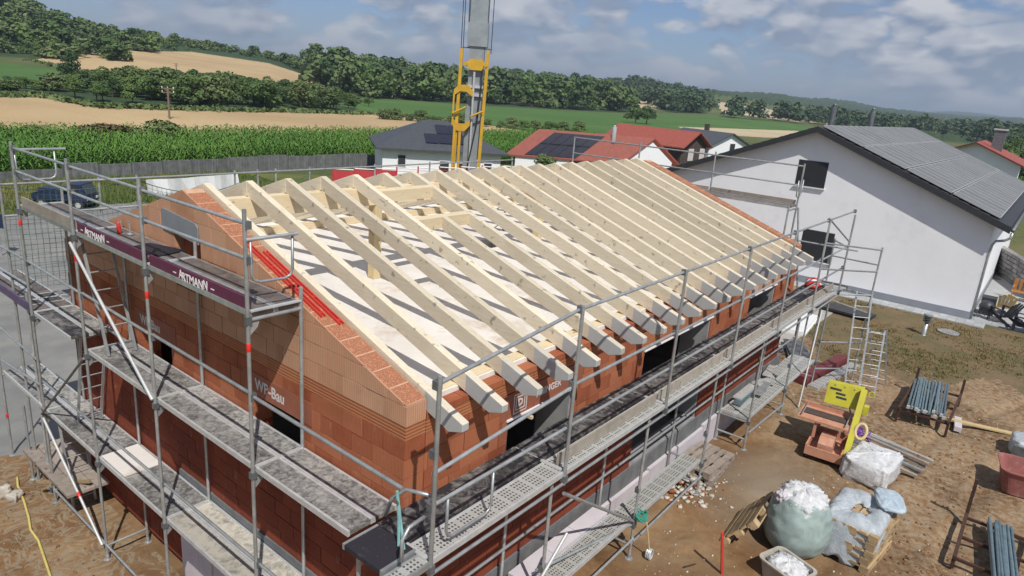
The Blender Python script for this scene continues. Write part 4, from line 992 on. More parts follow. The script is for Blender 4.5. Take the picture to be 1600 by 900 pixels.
# ================================================================ neighbouring white house
NX, NXE = 27.0, 48.6; NYR, NYL, NYRt = 3.55, 10.55, -3.40; NZR, NSL = 6.82, .397
nb = thing('white_house', 'large white rendered gable house with solar panels on its dark roof', 'house', (NX, NYR, 0))
def nz(y): return NZR-NSL*abs(y-NYR)
def gprism(mb, x0, x1, prof): mb.prism([(x0, y, z) for y, z in prof], (x1-x0, 0, 0)); return mb
gprism(MB(), NX, NXE-.5, [(NYRt, -.3), (NYL, -.3), (NYL, nz(NYL)-.18), (NYR, NZR-.18), (NYRt, nz(NYRt)-.18)]).build('wall', 'render_white', nb)
box_o('plinth', NX-.03, NXE-.6, NYRt-.03, NYL+.03, -.3, .32, 'plinth_grey', nb)
OVG = .42                                           # verge overhang
for s_, ye in ((1, -3.95), (-1, 11.05)):
    P = [(NYR, NZR), (ye, nz(ye)), (ye, nz(ye)-.16), (NYR, NZR-.16)]
    r_ = gprism(MB(), NX-OVG, NXE, P).build('roof', 'anthracite', nb)
    P = [(NYR, NZR+.03), (ye, nz(ye)+.03), (ye, nz(ye)-.22), (NYR, NZR-.22)]
    gprism(MB(), NX-OVG-.03, NX-OVG-.002, P).build('verge_board', 'anthracite', r_)
    # tile courses visible near the verge
    for k in range(20):
        y0 = NYR+(ye-NYR)*k/20; y1 = NYR+(ye-NYR)*(k+1)/20
        MB().prism([(NX-OVG-.02, y0, nz(y0)+.012), (NX-OVG-.02, y1, nz(y1)+.045), (NX-OVG-.02, y1, nz(y1)+.003), (NX-OVG-.02, y0, nz(y0)+.003)], (NXE-NX+OVG+.02, 0, 0)).build('tile_course', 'anthracite', r_)
# solar panels
pvm = MB().box(.02, 1.03, .02, 1.69, .0, .035).mesh('solar_glass', 'pv_glass'); 
fr = MB().box(0, 1.05, 0, .03, -.01, .045).box(0, 1.05, 1.68, 1.71, -.01, .045).box(0, .04, .03, 1.68, -.01, .045).box(1.01, 1.05, .03, 1.68, -.01, .045).mesh('solar_frame', 'pv_frame')
cosr = 1/math.sqrt(1+NSL*NSL); sl_ = Vector((0, -cosr, -NSL*cosr)); up_ = Vector((0, -NSL*cosr, cosr))
if up_.z < 0: up_ = -up_
rows = [(3.44, 1.07), (1.70, 1.07), (-.06, 1.07), (-1.80, 1.07)]
for y, sc_ in rows:
    for k in range(20):
        o3 = Vector((NX-.15+k*1.075, y, nz(y)))+up_*.10
        xd = Vector((1, 0, 0)); yd = sl_; zd = xd.cross(yd)
        if zd.z < 0: zd = -zd; xd_ = xd
        M = Matrix(((1, yd.x, zd.x, o3.x), (0, yd.y, zd.y, o3.y), (0, yd.z, zd.z, o3.z), (0, 0, 0, 1))) @ Matrix.Diagonal((1, sc_, 1, 1))
        p_ = link(bpy.data.objects.new('solar_panel', pvm), nb, M); link(bpy.data.objects.new('frame', fr), p_, M)
# shutters / windows
for y0, y1, z0, z1 in ((2.92, 4.16, 4.26, 5.38), (2.08, 3.41, 1.08, 2.42)):
    w_ = box_o('window', NX-.012, NX+.05, y0, y1, z0, z1, 'shutter', nb)
    for k in range(18):
        z = z0+(z1-z0)*(k+.15)/18; box_o('shutter_slat', NX-.026, NX-.0125, y0+.03, y1-.03, z, z+(z1-z0)/18*.72, 'shutter', w_)
    box_o('sill', NX-.10, NX+.02, y0-.04, y1+.04, z0-.05, z0-.003, 'white_frame', w_)
box_o('wall_lamp', NX-.08, NX-.002, 2.0, 2.16, 1.0, 1.35, 'steel_dark', nb)
for x, y, h in ((33.5, 4.9, .95), (40.5, 4.5, .95)):
    ch = tube_o('chimney', (x+.27, y, nz(y)-.5), (x+.27, y, NZR+h), .15, 'steel_dark', nb); tube_o('flue', (x+.27, y, NZR+h), (x+.27, y, NZR+h+.12), .10, 'steel_dark', ch)
# gutter and downpipe
MB().tube((NX-OVG, -4.02, nz(-3.95)-.08), (NXE, -4.02, nz(-3.95)-.08), .075, 10).build('gutter', 'steel_dark', nb, True)
MB().path([(NX-.05, -4.02, 3.62), (NX-.05, -4.0, 3.42), (NX-.03, -3.85, 3.3), (NX+.02, -3.58, 3.22), (NX+.03, -3.50, 3.05), (NX+.03, -3.47, 2.6), (NX+.03, -3.47, .05)], .05, 10).build('downpipe', 'steel', nb, True)
# paved strip, terrace, lamp, manhole, planter, stone wall, garden furniture
pv = tag(MB().box(NX-.95, NX-.04, NYRt-.6, 4.2, -.05, .015).build('pavement', 'paver'), kind='structure')
for i in range(2):
    for k in range(16):
        y = NYRt-.55+k*.30; x = NX-.93+i*.43
        box_o('paving_slab', x, x+.42, y, y+.29, .016, .035, 'paver', pv)
tr_ = tag(MB().box(NX-.1, 40, -9, NYRt-.05, -.06, .01).build('terrace', 'paver'), kind='structure')
for i in range(9):
    for k in range(7):
        x = NX-.05+i*.62; y = -3.55-.62*(k+1); box_o('paving_slab', x, x+.605, y, y+.605, .011, .03, 'paver', tr_)
lp = thing('bollard_light', 'short round steel bollard light standing in patchy grass', 'lamp', (23.1, -2.42, 0))
MB().lathe([(.10, 0), (.075, .02), (.07, .03), (.07, .52)], (23.1, -2.42, -.01), 16).build('stem', 'steel', lp, True)
for k in range(3): MB().lathe([(.06, 0), (.14, .01), (.15, .03), (.06, .05)], (23.1, -2.42, .51+k*.075), 18).build('louvre', 'steel_dark', lp)
MB().lathe([(.15, 0), (.15, .05), (.02, .075)], (23.1, -2.42, .735), 18).build('cap', 'steel', lp)
mh = MB().lathe([(.36, 0), (.36, .03), (.33, .035), (.33, .03), (.02, .03)], (24.3, -3.05, .0), 24).build('manhole_cover', 'concrete')
tag(mh, 'round concrete manhole cover set in the patchy lawn', 'manhole')
sw_ = thing('stone_wall', 'grey dry stone garden wall behind the neighbouring terrace', 'wall', (36, -4.6, 0))
for row in range(7):
    x = 0
    while x < 7.5:
        ln = random.uniform(.35, .8); p0 = Vector((33.2, -5.6, row*.2)); d_ = Vector((.94, .34, 0)).normalized(); nrm = Vector((-.34, .94, 0))
        a = p0+d_*x; 
        mb = MB().beam(a+Vector((0, 0, .09)), a+d_*(ln-.03)+Vector((0, 0, .09)), .35+random.uniform(-.04, .04), .175+random.uniform(-.02, .015)); mb.build('stone', 'stone_wall', sw_); x += ln
def adirondack(name, label, x, y, rot, mat):
    t_ = thing(name, label, 'chair', (x, y, .03)); R_ = Matrix.Translation((x, y, .03)) @ Matrix.Rotation(rot, 4, 'Z')
    def bm(nm, p, q, w_, h, up=(0, 0, 1)): beam_o(nm, R_ @ Vector(p), R_ @ Vector(q), w_, h, mat, t_, up=(R_.to_3x3() @ Vector(up)))
    for k in range(5):
        yy = -.24+k*.12; top = .95-abs(k-2)*.05; bm('back_slat', (-.20, yy*.85, .28), (-.52, yy*1.15, top), .105, .022, (1, 0, .3))
    for k in range(5): bm('seat_slat', (.30-k*.12, -.27, .36-k*.022), (.30-k*.12, .27, .36-k*.022), .10, .02)
    for s_ in (-1, 1):
        bm('arm', (-.30, s_*.36, .55), (.40, s_*.36, .58), .13, .022); bm('leg', (.33, s_*.30, 0), (.33, s_*.30, .57), .09, .025); bm('leg', (-.62, s_*.27, 0), (.30, s_*.27, .36), .025, .11)
    return t_
adirondack('garden_chair', 'black slatted garden chair nearest the white house corner', 27.7, -4.45, .9, 'chair_dark')
adirondack('garden_chair', 'natural pale wooden slatted garden chair on the terrace', 29.3, -4.35, .2, 'pale_wood')
adirondack('garden_chair', 'black slatted garden chair with a white cushion on terrace edge', 27.0, -5.2, 1.6, 'chair_dark')
tag(MB().add(*(lambda v, f: (v, f))([(26.75, -5.55, .44), (27.2, -5.6, .44), (27.25, -5.15, .44), (26.8, -5.1, .44), (26.8, -5.5, .56), (27.15, -5.52, .57), (27.18, -5.2, .56), (26.85, -5.15, .57)], [(0, 3, 2, 1), (4, 5, 6, 7), (0, 1, 5, 4), (1, 2, 6, 5), (2, 3, 7, 6), (3, 0, 4, 7)])).build('cushion', 'sheet_white'), 'white cushion lying on the black garden chair', 'cushion')
bn = thing('garden_bench', 'brown teak garden bench against the stone wall', 'bench', (32.5, -5.2, .03))
for k in range(9): box_o('back_slat', 32.9, 32.95, -4.5-.17*k-.06, -4.5-.17*k+.04, .45, .95, 'teak', bn)
for k in range(4): box_o('seat_slat', 32.4+.12*k, 32.5+.12*k, -6.0, -4.4, .42, .45, 'teak', bn)
for y in (-4.45, -5.95):
    for x in (32.4, 32.85): box_o('leg', x, x+.06, y-.03, y+.03, .03, .42 if x < 32.6 else .95, 'teak', bn)
    box_o('arm', 32.4, 32.95, y-.035, y+.035, .62, .66, 'teak', bn)
pl = thing('planter', 'dark square planter with green shrub by the white house wall', 'planter', (28.6, -3.85, .03))
box_o('pot', 28.3, 28.9, -4.1, -3.6, .03, .75, 'anthracite', pl)
gl = thing('kettle_grill', 'round dark kettle grill beside the terrace planter', 'grill', (27.6, -3.8, .03))
MB().lathe([(.02, .62), (.2, .66), (.27, .8), (.27, .84), (.2, 1.0), (.03, 1.06)], (27.75, -3.85, -.3), 18).build('bowl', 'shutter', gl, True)
for k in range(3): a = k*2.1; tube_o('leg', (27.75+.08*math.cos(a), -3.85+.08*math.sin(a), .38), (27.75+.22*math.cos(a), -3.85+.22*math.sin(a), .03), .012, 'steel_dark', gl)
# strip of gravel and left-over insulation between the houses
gv = tag(MB().box(16.6, 24.5, .7, 5.0, -.2, .012).build('gravel_strip', 'gravel'), kind='structure')
def sheet_stack(name, label, cat, c, size, rot, n, mat, group=None):
    t_ = thing(name, label, cat, c, group)
    for k in range(n):
        M = Matrix.Translation((c[0]+random.uniform(-.04, .04), c[1]+random.uniform(-.04, .04), c[2]+size[2]*(k+.5))) @ Matrix.Rotation(rot+random.uniform(-.06, .06), 4, 'Z') @ Matrix.Diagonal((size[0], size[1], size[2]*.93, 1))
        link(bpy.data.objects.new('board', unit('cube', mat)), t_, M)
sheet_stack('board_stack', 'stack of grey boards lying beyond the house corner by the gravel', 'boards', (17.2, .3, .0), (1.6, .6, .06), .4, 3, 'steel_dark')
sheet_stack('board_stack', 'white insulation boards lying flat between both houses', 'boards', (20.3, 1.3, .01), (2.6, 1.1, .07), .1, 2, 'white_frame')
sheet_stack('slate_sheet', 'dark grey sheet lying by the neighbouring white plinth', 'sheet', (23.5, .6, .01), (2.4, .9, .08), 1.5, 2, 'anthracite')
wr = MB().beam((14.6, -.6, .15), (17.6, -1.0, .12), .3, .22).build('wine_board', 'wine_dark'); tag(wr, 'long wine red board lying on the ground beyond the scaffold end', 'board')
tag(MB().beam((14.5, -.95, .06), (17.5, -1.38, .05), .3, .1).build('steel_plank', 'deck_perforated'), 'grey steel plank lying along the wine red board', 'plank')
rb = thing('red_sack', 'crumpled red and white sacks left on the scaffold deck end', 'sack', (14.9, -.35, ZA+.03))
for k in range(3):
    mb = MB().lathe([(.05, 0), (.2, .02), (.22, .09), (.14, .17), (.02, .19)], (14.75+.22*k, -.35+.05*k, ZA+.03), 12); mb.build('sack_body', ('red_paint', 'sheet_white', 'red_paint')[k], rb, True)

# ================================================================ houses down the street
def gable_house(name, label, E1, E2, E3, zg, ze, zr, wall, roof, ov=.5, group=None):
    """E1-E2 front eave line, E2-E3 gable end (plan points)"""
    E1, E2, E3 = [Vector((p[0], p[1], 0)) for p in (E1, E2, E3)]; E4 = E1+E3-E2
    t_ = thing(name, label, 'house', (E2.x, E2.y, zg), group)
    u = (E1-E2); Lh = u.length; u.normalize(); v = (E3-E2); Wh = v.length; v.normalize(); mid = E2+v*Wh/2
    Z = lambda p, z: Vector((p.x, p.y, z))
    MB().prism([Z(E2, zg-1), Z(E3, zg-1), Z(E3, ze-.1), Z(mid, zr-.12), Z(E2, ze-.1)], u*Lh).build('wall', wall, t_)
    k = (zr-ze)/(Wh/2)
    for s_, ed in ((1, E2), (-1, E3)):
        dv = -v if s_ > 0 else v
        a = Z(mid, zr)-u*ov; b_ = Z(ed, ze)+dv*ov-u*ov; b_.z = ze-k*ov
        r_ = MB().prism([a, b_, b_-Vector((0, 0, .14)), a-Vector((0, 0, .14))], u*(Lh+2*ov)).build('roof', roof, t_)
        if s_ > 0: front = (a, b_, u, Lh+2*ov, r_)
    return t_, front, (E1, E2, E3, u, v, Lh, Wh)
def wall_window(t_, p, u, z0, w_, h, n, mat='shutter'):
    """window plate proud of a wall: p plan point of its left bottom corner, u along wall, n outward"""
    p = Vector((p[0], p[1], 0)); u = Vector(u); n = Vector(n)
    o = MB().prism([p+n*.01+Vector((0, 0, z0)), p+u*w_+n*.01+Vector((0, 0, z0)), p+u*w_+n*.01+Vector((0, 0, z0+h)), p+n*.01+Vector((0, 0, z0+h))], n*.05).build('window', 'white_frame', t_)
    m_ = .07
    MB().prism([p+u*m_+n*.062+Vector((0, 0, z0+m_)), p+u*(w_-m_)+n*.062+Vector((0, 0, z0+m_)), p+u*(w_-m_)+n*.062+Vector((0, 0, z0+h-m_)), p+u*m_+n*.062+Vector((0, 0, z0+h-m_))], n*.02).build('pane', mat, o)
# hipped bungalow
A_, B_ = onz(598, 229, 1.9), onz(783, 239, 1.9)
bu = thing('white_bungalow', 'pale grey bungalow with low hipped anthracite roof beyond the ridge', 'house', (A_[0], A_[1], -1.3))
a = Vector((A_[0], A_[1], 0)); b_ = Vector((B_[0], B_[1], 0)); u = (b_-a); Lb = u.length; u.normalize(); v = Vector((-u.y, u.x, 0)); 
if v.dot(Vector((.7, .7, 0))) < 0: v = -v
Db = 9.5
Z = lambda p, z: Vector((p.x, p.y, z))
MB().prism([Z(a, -2), Z(b_, -2), Z(b_, 2.0), Z(a, 2.0)], v*Db).build('wall', 'render_white', bu)
o = .6; c1, c2, c3, c4 = a-u*o-v*o, b_+u*o-v*o, b_+u*o+v*(Db+o), a-u*o+v*(Db+o); rc = (a+b_)/2+v*Db/2; r1, r2 = Z(rc-u*1.0, 4.05), Z(rc+u*1.0, 4.05)
MB().add([Z(c1, 1.86), Z(c2, 1.86), Z(c3, 1.86), Z(c4, 1.86), r1, r2, Z(c1, 1.72), Z(c2, 1.72), Z(c3, 1.72), Z(c4, 1.72)],
         [(0, 1, 5, 4), (1, 2, 5), (2, 3, 4, 5), (3, 0, 4), (0, 6, 7, 1), (1, 7, 8, 2), (2, 8, 9, 3), (3, 9, 6, 0), (9, 8, 7, 6)]).build('roof', 'roof_grey', bu)
for f_, w_, h, z0 in ((.17, .75, 1.05, .3), (.52, .9, 1.2, -.2), (.68, .9, 1.1, -.2), (1.12 - .22, .8, 1.5, -.5)):
    wall_window(bu, (a+u*Lb*(f_-.05)), u, z0, w_, h, -v)
nrm = (Z(c2, 1.86)-Z(c1, 1.86)).cross(r1-Z(c1, 1.86)).normalized()
if nrm.z < 0: nrm = -nrm
sld = (r1-Z(c1, 1.86)); sld = (sld-u*sld.dot(u)).normalized()
for i in range(4):
    for k in range(2):
        p_ = Z(c1, 1.86)+u*(Lb*.42+i*1.15)+sld*(1.2+k*1.8)+nrm*.06
        if k == 1 and i in (0, 3): continue
        MB().prism([p_, p_+u*1.08, p_+u*1.08+sld*1.7, p_+sld*1.7], nrm*.04).build('solar_panel', 'pv_dark', bu)
# red-roofed houses
E1, E2, E3 = onz(806, 235, 1.9), onz(972, 248, 1.9), onz(1050, 252, 1.9)
h1, front, info = gable_house('red_roof_house', 'low house with red metal roof, dark solar panels and steel flue', E1, E2, E3, -1.2, 1.9, 3.95, 'render_white', 'roof_red')
aa, bb_, u_, Lr, ro = front; dn = (bb_-aa); dl = dn.length; dn.normalize(); nn = u_.cross(dn)
if nn.z < 0: nn = -nn
for i in range(5):
    for k in range(2):
        p_ = aa+u_*(Lr-5.8+i*.0+.95*i-.6)+dn*(.35+k*(dl-.6)*.48)+nn*.05; q_ = p_+u_*.9; e_ = dn*(dl*.46)
        MB().prism([p_, q_, q_+e_, p_+e_], nn*.04).build('solar_panel', 'pv_dark', h1)
p_ = aa+u_*3.4+dn*.7; tube_o('flue', p_-Vector((0, 0, .3)), p_+Vector((0, 0, 1.15)), .22, 'alu', h1); tube_o('flue_cap', p_+Vector((0, 0, 1.15)), p_+Vector((0, 0, 1.3)), .1, 'alu', h1)
wall_window(h1, (info[1]+info[3]*3.0), info[3], .0, 1.8, 1.5, -info[4])
E2, E3 = onz(1066, 226, 1.9), onz(1104, 225.5, 1.9); E2v, E3v = Vector(E2), Vector(E3); vv = (E3v-E2v); uu = Vector((-vv.y, vv.x, 0)).normalized()
E1 = E2v+uu*12
h2, front, info = gable_house('brown_house', 'brown walled house under a bright red gable roof', E1, E2, E3, -1.1, 1.9, 3.6, 'hut_wood', 'roof_red', .7)
for f_ in (1.0, 4.2): wall_window(h2, info[1]+info[4]*(1.0+f_), info[4], -.3, 1.4, 1.6, -info[3], 'letter_grey')
for f_ in (2, 6): wall_window(h2, info[1]+info[3]*f_, info[3], -.3, 2, 1.5, -info[4], 'letter_grey')
E2, E3 = onz(1109, 225, 1.9), onz(1170, 227, 1.9); E2v, E3v = Vector(E2), Vector(E3); vv = (E3v-E2v); uu = Vector((-vv.y, vv.x, 0)).normalized()
h3, front, info = gable_house('small_white_house', 'small white gable house with violet grey roof and thin chimney', E2v+uu*9, E2, E3, -1.0, 1.9, 3.55, 'render_white', 'roof_grey', .5)
wall_window(h3, info[1]+info[4]*(info[6]*.50), info[4], .2, 1.2, 1.9, -info[3])
pp_ = (info[1]+info[2])/2+info[3]*6+info[4]*1.5; MB().box(pp_.x-.3, pp_.x+.3, pp_.y-.3, pp_.y+.3, 2.5, 4.4).build('chimney', 'hut_wood', h3)
# white house with red roof beyond the solar roof
ap, er = at(1526, 221.6, 76), at(1595, 257, 74); el_ = Vector(ap)*2-Vector(er)
zg = 0.0
h4, front, info = gable_house('red_gabled_house', 'white house with red tiled verge and slim grey chimney behind the solar roof', Vector(er)+Vector((14, .5, 0)), (er[0], er[1]), (el_.x, el_.y), zg, float(er[2]), float(ap[2]), 'render_white', 'roof_red', .5)
wall_window(h4, info[1]+info[4]*2.0, info[4], .9, 1.6, 1.2, -info[3])
cp = at(1556, 236, 80); ch = MB().box(cp[0]-.4, cp[0]+.4, cp[1]-.45, cp[1]+.45, cp[2]-1.2, cp[2]+1.9).build('chimney', 'steel_dark', h4); MB().box(cp[0]-.5, cp[0]+.5, cp[1]-.55, cp[1]+.55, cp[2]+1.9, cp[2]+2.05).build('cap', 'alu', ch)

# ================================================================ crane
cb = at(733, 300, 36.0); cx_, cy_ = cb[0], cb[1]; cz0 = gz(cx_, cy_)
cr = thing('tower_crane', 'self-erecting crane with grey box mast and yellow folding struts', 'crane', (cx_, cy_, cz0))
rx = Vector((RX[0], RX[1], 0)).normalized(); fx = Vector((FX[0], FX[1], 0)).normalized(); C0 = Vector((cx_, cy_, cz0))
def cp_(a, b_, z): return C0+rx*a+fx*b_+Vector((0, 0, z))
# chassis (hidden behind the roof, still built)
MB().beam(cp_(-2.2, 0, .7), cp_(2.2, 0, .7), 1.6, .6).build('chassis', 'crane_yellow', cr)
for a in (-2.1, 2.1):
    for d in (-1.8, 1.8):
        MB().beam(cp_(a*.5, d*.3, .6), cp_(a, d, .55), .25, .3).build('outrigger', 'crane_yellow', cr); tube_o('outrigger_foot', cp_(a, d, .0), cp_(a, d, .6), .12, 'steel_dark', cr)
mast = MB().beam(cp_(0, 0, .9), cp_(0, 0, 7.6), .80, .80, fx).build('lower_mast', 'crane_grey', cr)
MB().beam(cp_(0, 0, 7.6), cp_(0, 0, 10.5), .72, .72, fx).beam(cp_(0, 0, 10.5), cp_(0, 0, 11.6), .98, .9, fx).build('mast_head', 'crane_grey', cr)
up_m = MB().beam(cp_(.03, 0, 11.6), cp_(.03, 0, 26), .86, .75, fx).build('upper_mast', 'crane_grey', cr)
for z in (8.2, 8.6): MB().beam(cp_(-.42, -.45, z), cp_(.42, -.45, z), .12, .14).build('clamp', 'alu', mast)
for s_ in (-1, 1): MB().beam(cp_(.46*s_, -.35, 11.6), cp_(.46*s_, -.35, 26), .05, .08).build('mast_rail', 'steel_dark', up_m)
for s_, x0_, x1_ in ((-1, -.92, -.72), (1, .36, .58)): MB().beam(cp_(x0_, -.55, .8), cp_(x1_, -.55, 10.35), .15, .2, fx).build('strut', 'crane_yellow', cr)
MB().beam(cp_(-.92, -.75, .8), cp_(-.86, -.75, 6.6), .12, .16, fx).build('strut', 'crane_yellow', cr); MB().beam(cp_(-.62, -.62, .8), cp_(-.60, -.62, 6.6), .12, .16, fx).build('strut', 'crane_yellow', cr)
def plate(zc, a0, a1, h, flip):
    s_ = -1 if flip else 1
    P = [cp_(a0, -.72, zc-.25*s_), cp_(a0, -.72, zc+.05*s_), cp_(a0+.25, -.72, zc+h*s_), cp_(a1-.25, -.72, zc+h*s_), cp_(a1, -.72, zc+.05*s_), cp_(a1, -.72, zc-.25*s_), cp_(a1-.3, -.72, zc-.02*s_), cp_(a0+.3, -.72, zc-.02*s_)]
    return MB().prism(P, fx*.16).build('yoke', 'crane_yellow', cr)
plate(8.35, -1.0, -.06, .30, False); plate(6.75, -1.02, -.12, .34, True)
P = [cp_(-.5, -.6, 9.68), cp_(-.3, -.6, 9.90), cp_(.3, -.6, 9.90), cp_(.5, -.6, 9.68), cp_(.3, -.6, 9.38), cp_(-.3, -.6, 9.38)]
yk = MB().prism(P, fx*.2).build('yoke', 'crane_yellow', cr)
for a in (-.5, .5): tube_o('pin', cp_(a, -.7, 9.65), cp_(a, -.3, 9.65), .10, 'crane_yellow', yk)
MB().beam(cp_(-.98, -.7, 8.2), cp_(-1.0, -.7, 6.7), .05, .08).build('link_bar', 'crane_yellow', cr)
tube_o('hydraulic_arm', cp_(-1.0, -.8, 7.25), cp_(-.35, -.8, 7.6), .05, 'crane_yellow', cr); tube_o('hydraulic_arm', cp_(-.1, -.8, 7.15), cp_(.5, -.8, 7.45), .05, 'crane_yellow', cr)
tube_o('hydraulic_arm', cp_(-.05, -.6, 4.5), cp_(-.05, -.55, 9.3), .06, 'alu', cr)
MB().path([cp_(.3, -.5, 9.3), cp_(.34, -.62, 8.8), cp_(.22, -.66, 6.8), cp_(-.1, -.66, 4.8), cp_(-.4, -.6, 3.2), cp_(-.35, -.5, 1.2)], .04, 6).build('hose', 'cable', cr)
for a in (-.78, -.68, .70): tube_o('cable', cp_(a, -.4, 10.2), cp_(a*1.02, -.4, 26), .018, 'cable', cr)
for s_ in (-1, 1): MB().beam(cp_(.0, -.2, 10.45), cp_(.72*s_, -.4, 10.4), .05, .06).build('cable_arm', 'steel_dark', cr)
hk = MB(); 
for a in (1.55, 1.62): hk.tube(cp_(a, .3, 13.6), cp_(a+.35, .3, 26), .018, 6)
hk.box(cp_(1.58, .3, 0).x-.05, cp_(1.58, .3, 0).x+.05, cp_(1.58, .3, 0).y-.05, cp_(1.58, .3, 0).y+.05, cz0+13.5, cz0+13.75).build('hoist_rope', 'cable', cr)

# ================================================================ fences, barriers, sheet, vehicle
FP = [onz(x_, y_, -1.3) for x_, y_ in FENCE]; fence = thing('slat_fence', 'long grey panel fence in front of the maize field', 'fence', (FP[2][0], FP[2][1], -1.3)); k = 0
for i in range(len(FP)-1):
    a, b_ = Vector((FP[i][0], FP[i][1], 0)), Vector((FP[i+1][0], FP[i+1][1], 0)); n_ = max(1, round((b_-a).length/2.5))
    for j in range(n_):
        p0, p1 = a.lerp(b_, j/n_), a.lerp(b_, (j+1)/n_); d_ = (p1-p0); ln = d_.length; d_.normalize(); nrm = Vector((d_.y, -d_.x, 0)); z0 = gz(p0.x, p0.y)
        h = (.80 if i == 0 else 1.10 if i == 1 else 1.25)+.07*((k*7) % 3); up = Vector((0, 0, 1)); k += 1
        pn_ = beam_o('fence_panel', p0+up*(z0+h/2)+d_*.06, p1+up*(z0+h/2)-d_*.04, .05, h, 'fence_grey', fence)
        beam_o('fence_post', p0+up*(z0-.1), p0+up*(z0+h+.04), .08, .08, 'steel_dark', fence, up=d_)
        for q_ in range(12):
            c_ = p0+d_*(.12+(ln-.2)*q_/12)+nrm*.04; beam_o('slat', c_+up*z0, c_+up*(z0+h-.03), .13, .02, 'fence_grey', pn_, up=nrm)
KP = [onz(x_, y_, -1.3) for x_, y_ in ((-60, 283), (70, 277))]
tag(MB().beam((KP[0][0], KP[0][1], -1.15), (KP[1][0], KP[1][1], -1.15), .5, .4).build('retaining_kerb', 'stone_pale'), 'low pale stone kerb along the maize edge', 'kerb')
# red mesh barriers round the crane
for i in range(9):
    c_ = at(520+i*33, 300, 33.0); d_ = at(553+i*33, 300, 33.0); zb_ = gz(c_[0], c_[1]); 
    t_ = thing('mesh_barrier', 'red site barrier with netting standing beyond the roof ridge', 'barrier', (c_[0], c_[1], zb_), 'red barriers round the crane')
    zt = at(520+i*33, 264+(-.6*i), 33.0)[2]; 
    tube_o('post', (c_[0], c_[1], zb_), (c_[0], c_[1], zt+.05), .035, 'net_red', t_); tube_o('rail', (c_[0], c_[1], zt), (d_[0], d_[1], zt), .025, 'letter_white', t_)
    MB().prism([(c_[0], c_[1], zb_+.3), (d_[0], d_[1], zb_+.3), (d_[0], d_[1], zt-.06), (c_[0], c_[1], zt-.06)], (.02, .02, 0)).build('netting', 'net_red' if i < 3 else 'net_pale', t_) if i < 3 else [tube_o('net_cord', (c_[0], c_[1], zt-.15*j), (d_[0], d_[1], zt-.15*j), .008, 'net_red', t_) for j in range(1, 8)]
# white sheet (banner) strung up behind the house
S = [onz(228, 300, -1.2), onz(372, 285, -1.2)]; 
p0, p1 = at(228, 281, 50), at(372, 270, 52); mb = MB(); n = 14
for i in range(n+1):
    t = i/n; b_ = Vector(p0).lerp(Vector(p1), t); sg = .25*math.sin(math.pi*t)
    mb.v += [(b_.x, b_.y+.1*math.sin(i), b_.z-sg*.3), (b_.x+.1, b_.y+.15*math.sin(i*1.7), gz(b_.x, b_.y)+.1)]
mb.f = [(2*i, 2*i+1, 2*i+3, 2*i+2) for i in range(n)]
o = mb.build('white_sheet', 'sheet_white'); sm = o.modifiers.new('thick', 'SOLIDIFY'); sm.thickness = .03
tag(o, 'white tarpaulin sheet hung up on the far side of the street', 'tarpaulin')
# blue compact truck
tp = onz(104, 324, -1.3); tk = thing('small_truck', 'small dark blue flatbed truck parked on the grey street', 'truck', tuple(tp)); TM = Matrix.Translation(tp) @ Matrix.Rotation(math.radians(-48), 4, 'Z')
def tb(nm, mb, mat, par=None): return link(bpy.data.objects.new(nm, mb.mesh(nm, mat)), par or tk, TM)
tb('chassis', MB().box(-1.5, 1.5, -.55, .55, .32, .5), 'rubber'); tb('load_bed', MB().box(-1.5, .45, -.68, .68, .52, .58).box(-1.5, .45, -.68, -.63, .58, .85).box(-1.5, .45, .63, .68, .58, .85).box(-1.5, -1.45, -.63, .63, .58, .85), 'vehicle_blue')
cab = tb('cab', MB().prism([(.5, -.68, .5), (1.5, -.68, .5), (1.52, -.68, .85), (1.2, -.68, 1.5), (.5, -.68, 1.5)], (0, 1.36, 0)), 'vehicle_blue')
tb('windscreen', MB().prism([(1.49, -.6, .93), (1.49, .6, .93), (1.24, .6, 1.42), (1.24, -.6, 1.42)], (.04, 0, .02)), 'glass_dark', cab); tb('side_window', MB().box(.62, 1.15, -.69, -.66, .95, 1.4), 'glass_dark', cab)
tb('load', MB().box(-1.2, .2, -.5, .5, .6, 1.15), 'vehicle_blue')
for x in (-1.0, 1.05):
    for y in (-.62, .62):
        wl = tb('wheel', MB().tube((x, y-.09, .3), (x, y+.09, .3), .3, 16), 'rubber'); tb('rim', MB().tube((x, y-.1, .3), (x, y+.1, .3), .16, 12), 'alu', wl)
for y in (-.5, .5): tb('headlight', MB().box(1.515, 1.54, y-.1, y+.1, .6, .74), 'letter_white', cab)
# sign at the left frame edge
sg = onz(3, 400, -1.3); sp_ = thing('street_sign', 'small dark blue sign on a pole at the street edge', 'sign', tuple(sg)); pz_ = at(2, 345, math.hypot(sg[0]-CAM[0], sg[1]-CAM[1]))
tube_o('pole', tuple(sg), (sg[0], sg[1], pz_[2]+.5), .03, 'steel', sp_); M = Matrix.Translation((sg[0], sg[1], pz_[2])) @ Matrix.Rotation(YAW, 4, 'Z') @ Matrix.Diagonal((.03, .5, .62, 1)); link(bpy.data.objects.new('plate', unit('cube', 'vehicle_blue')), sp_, M)
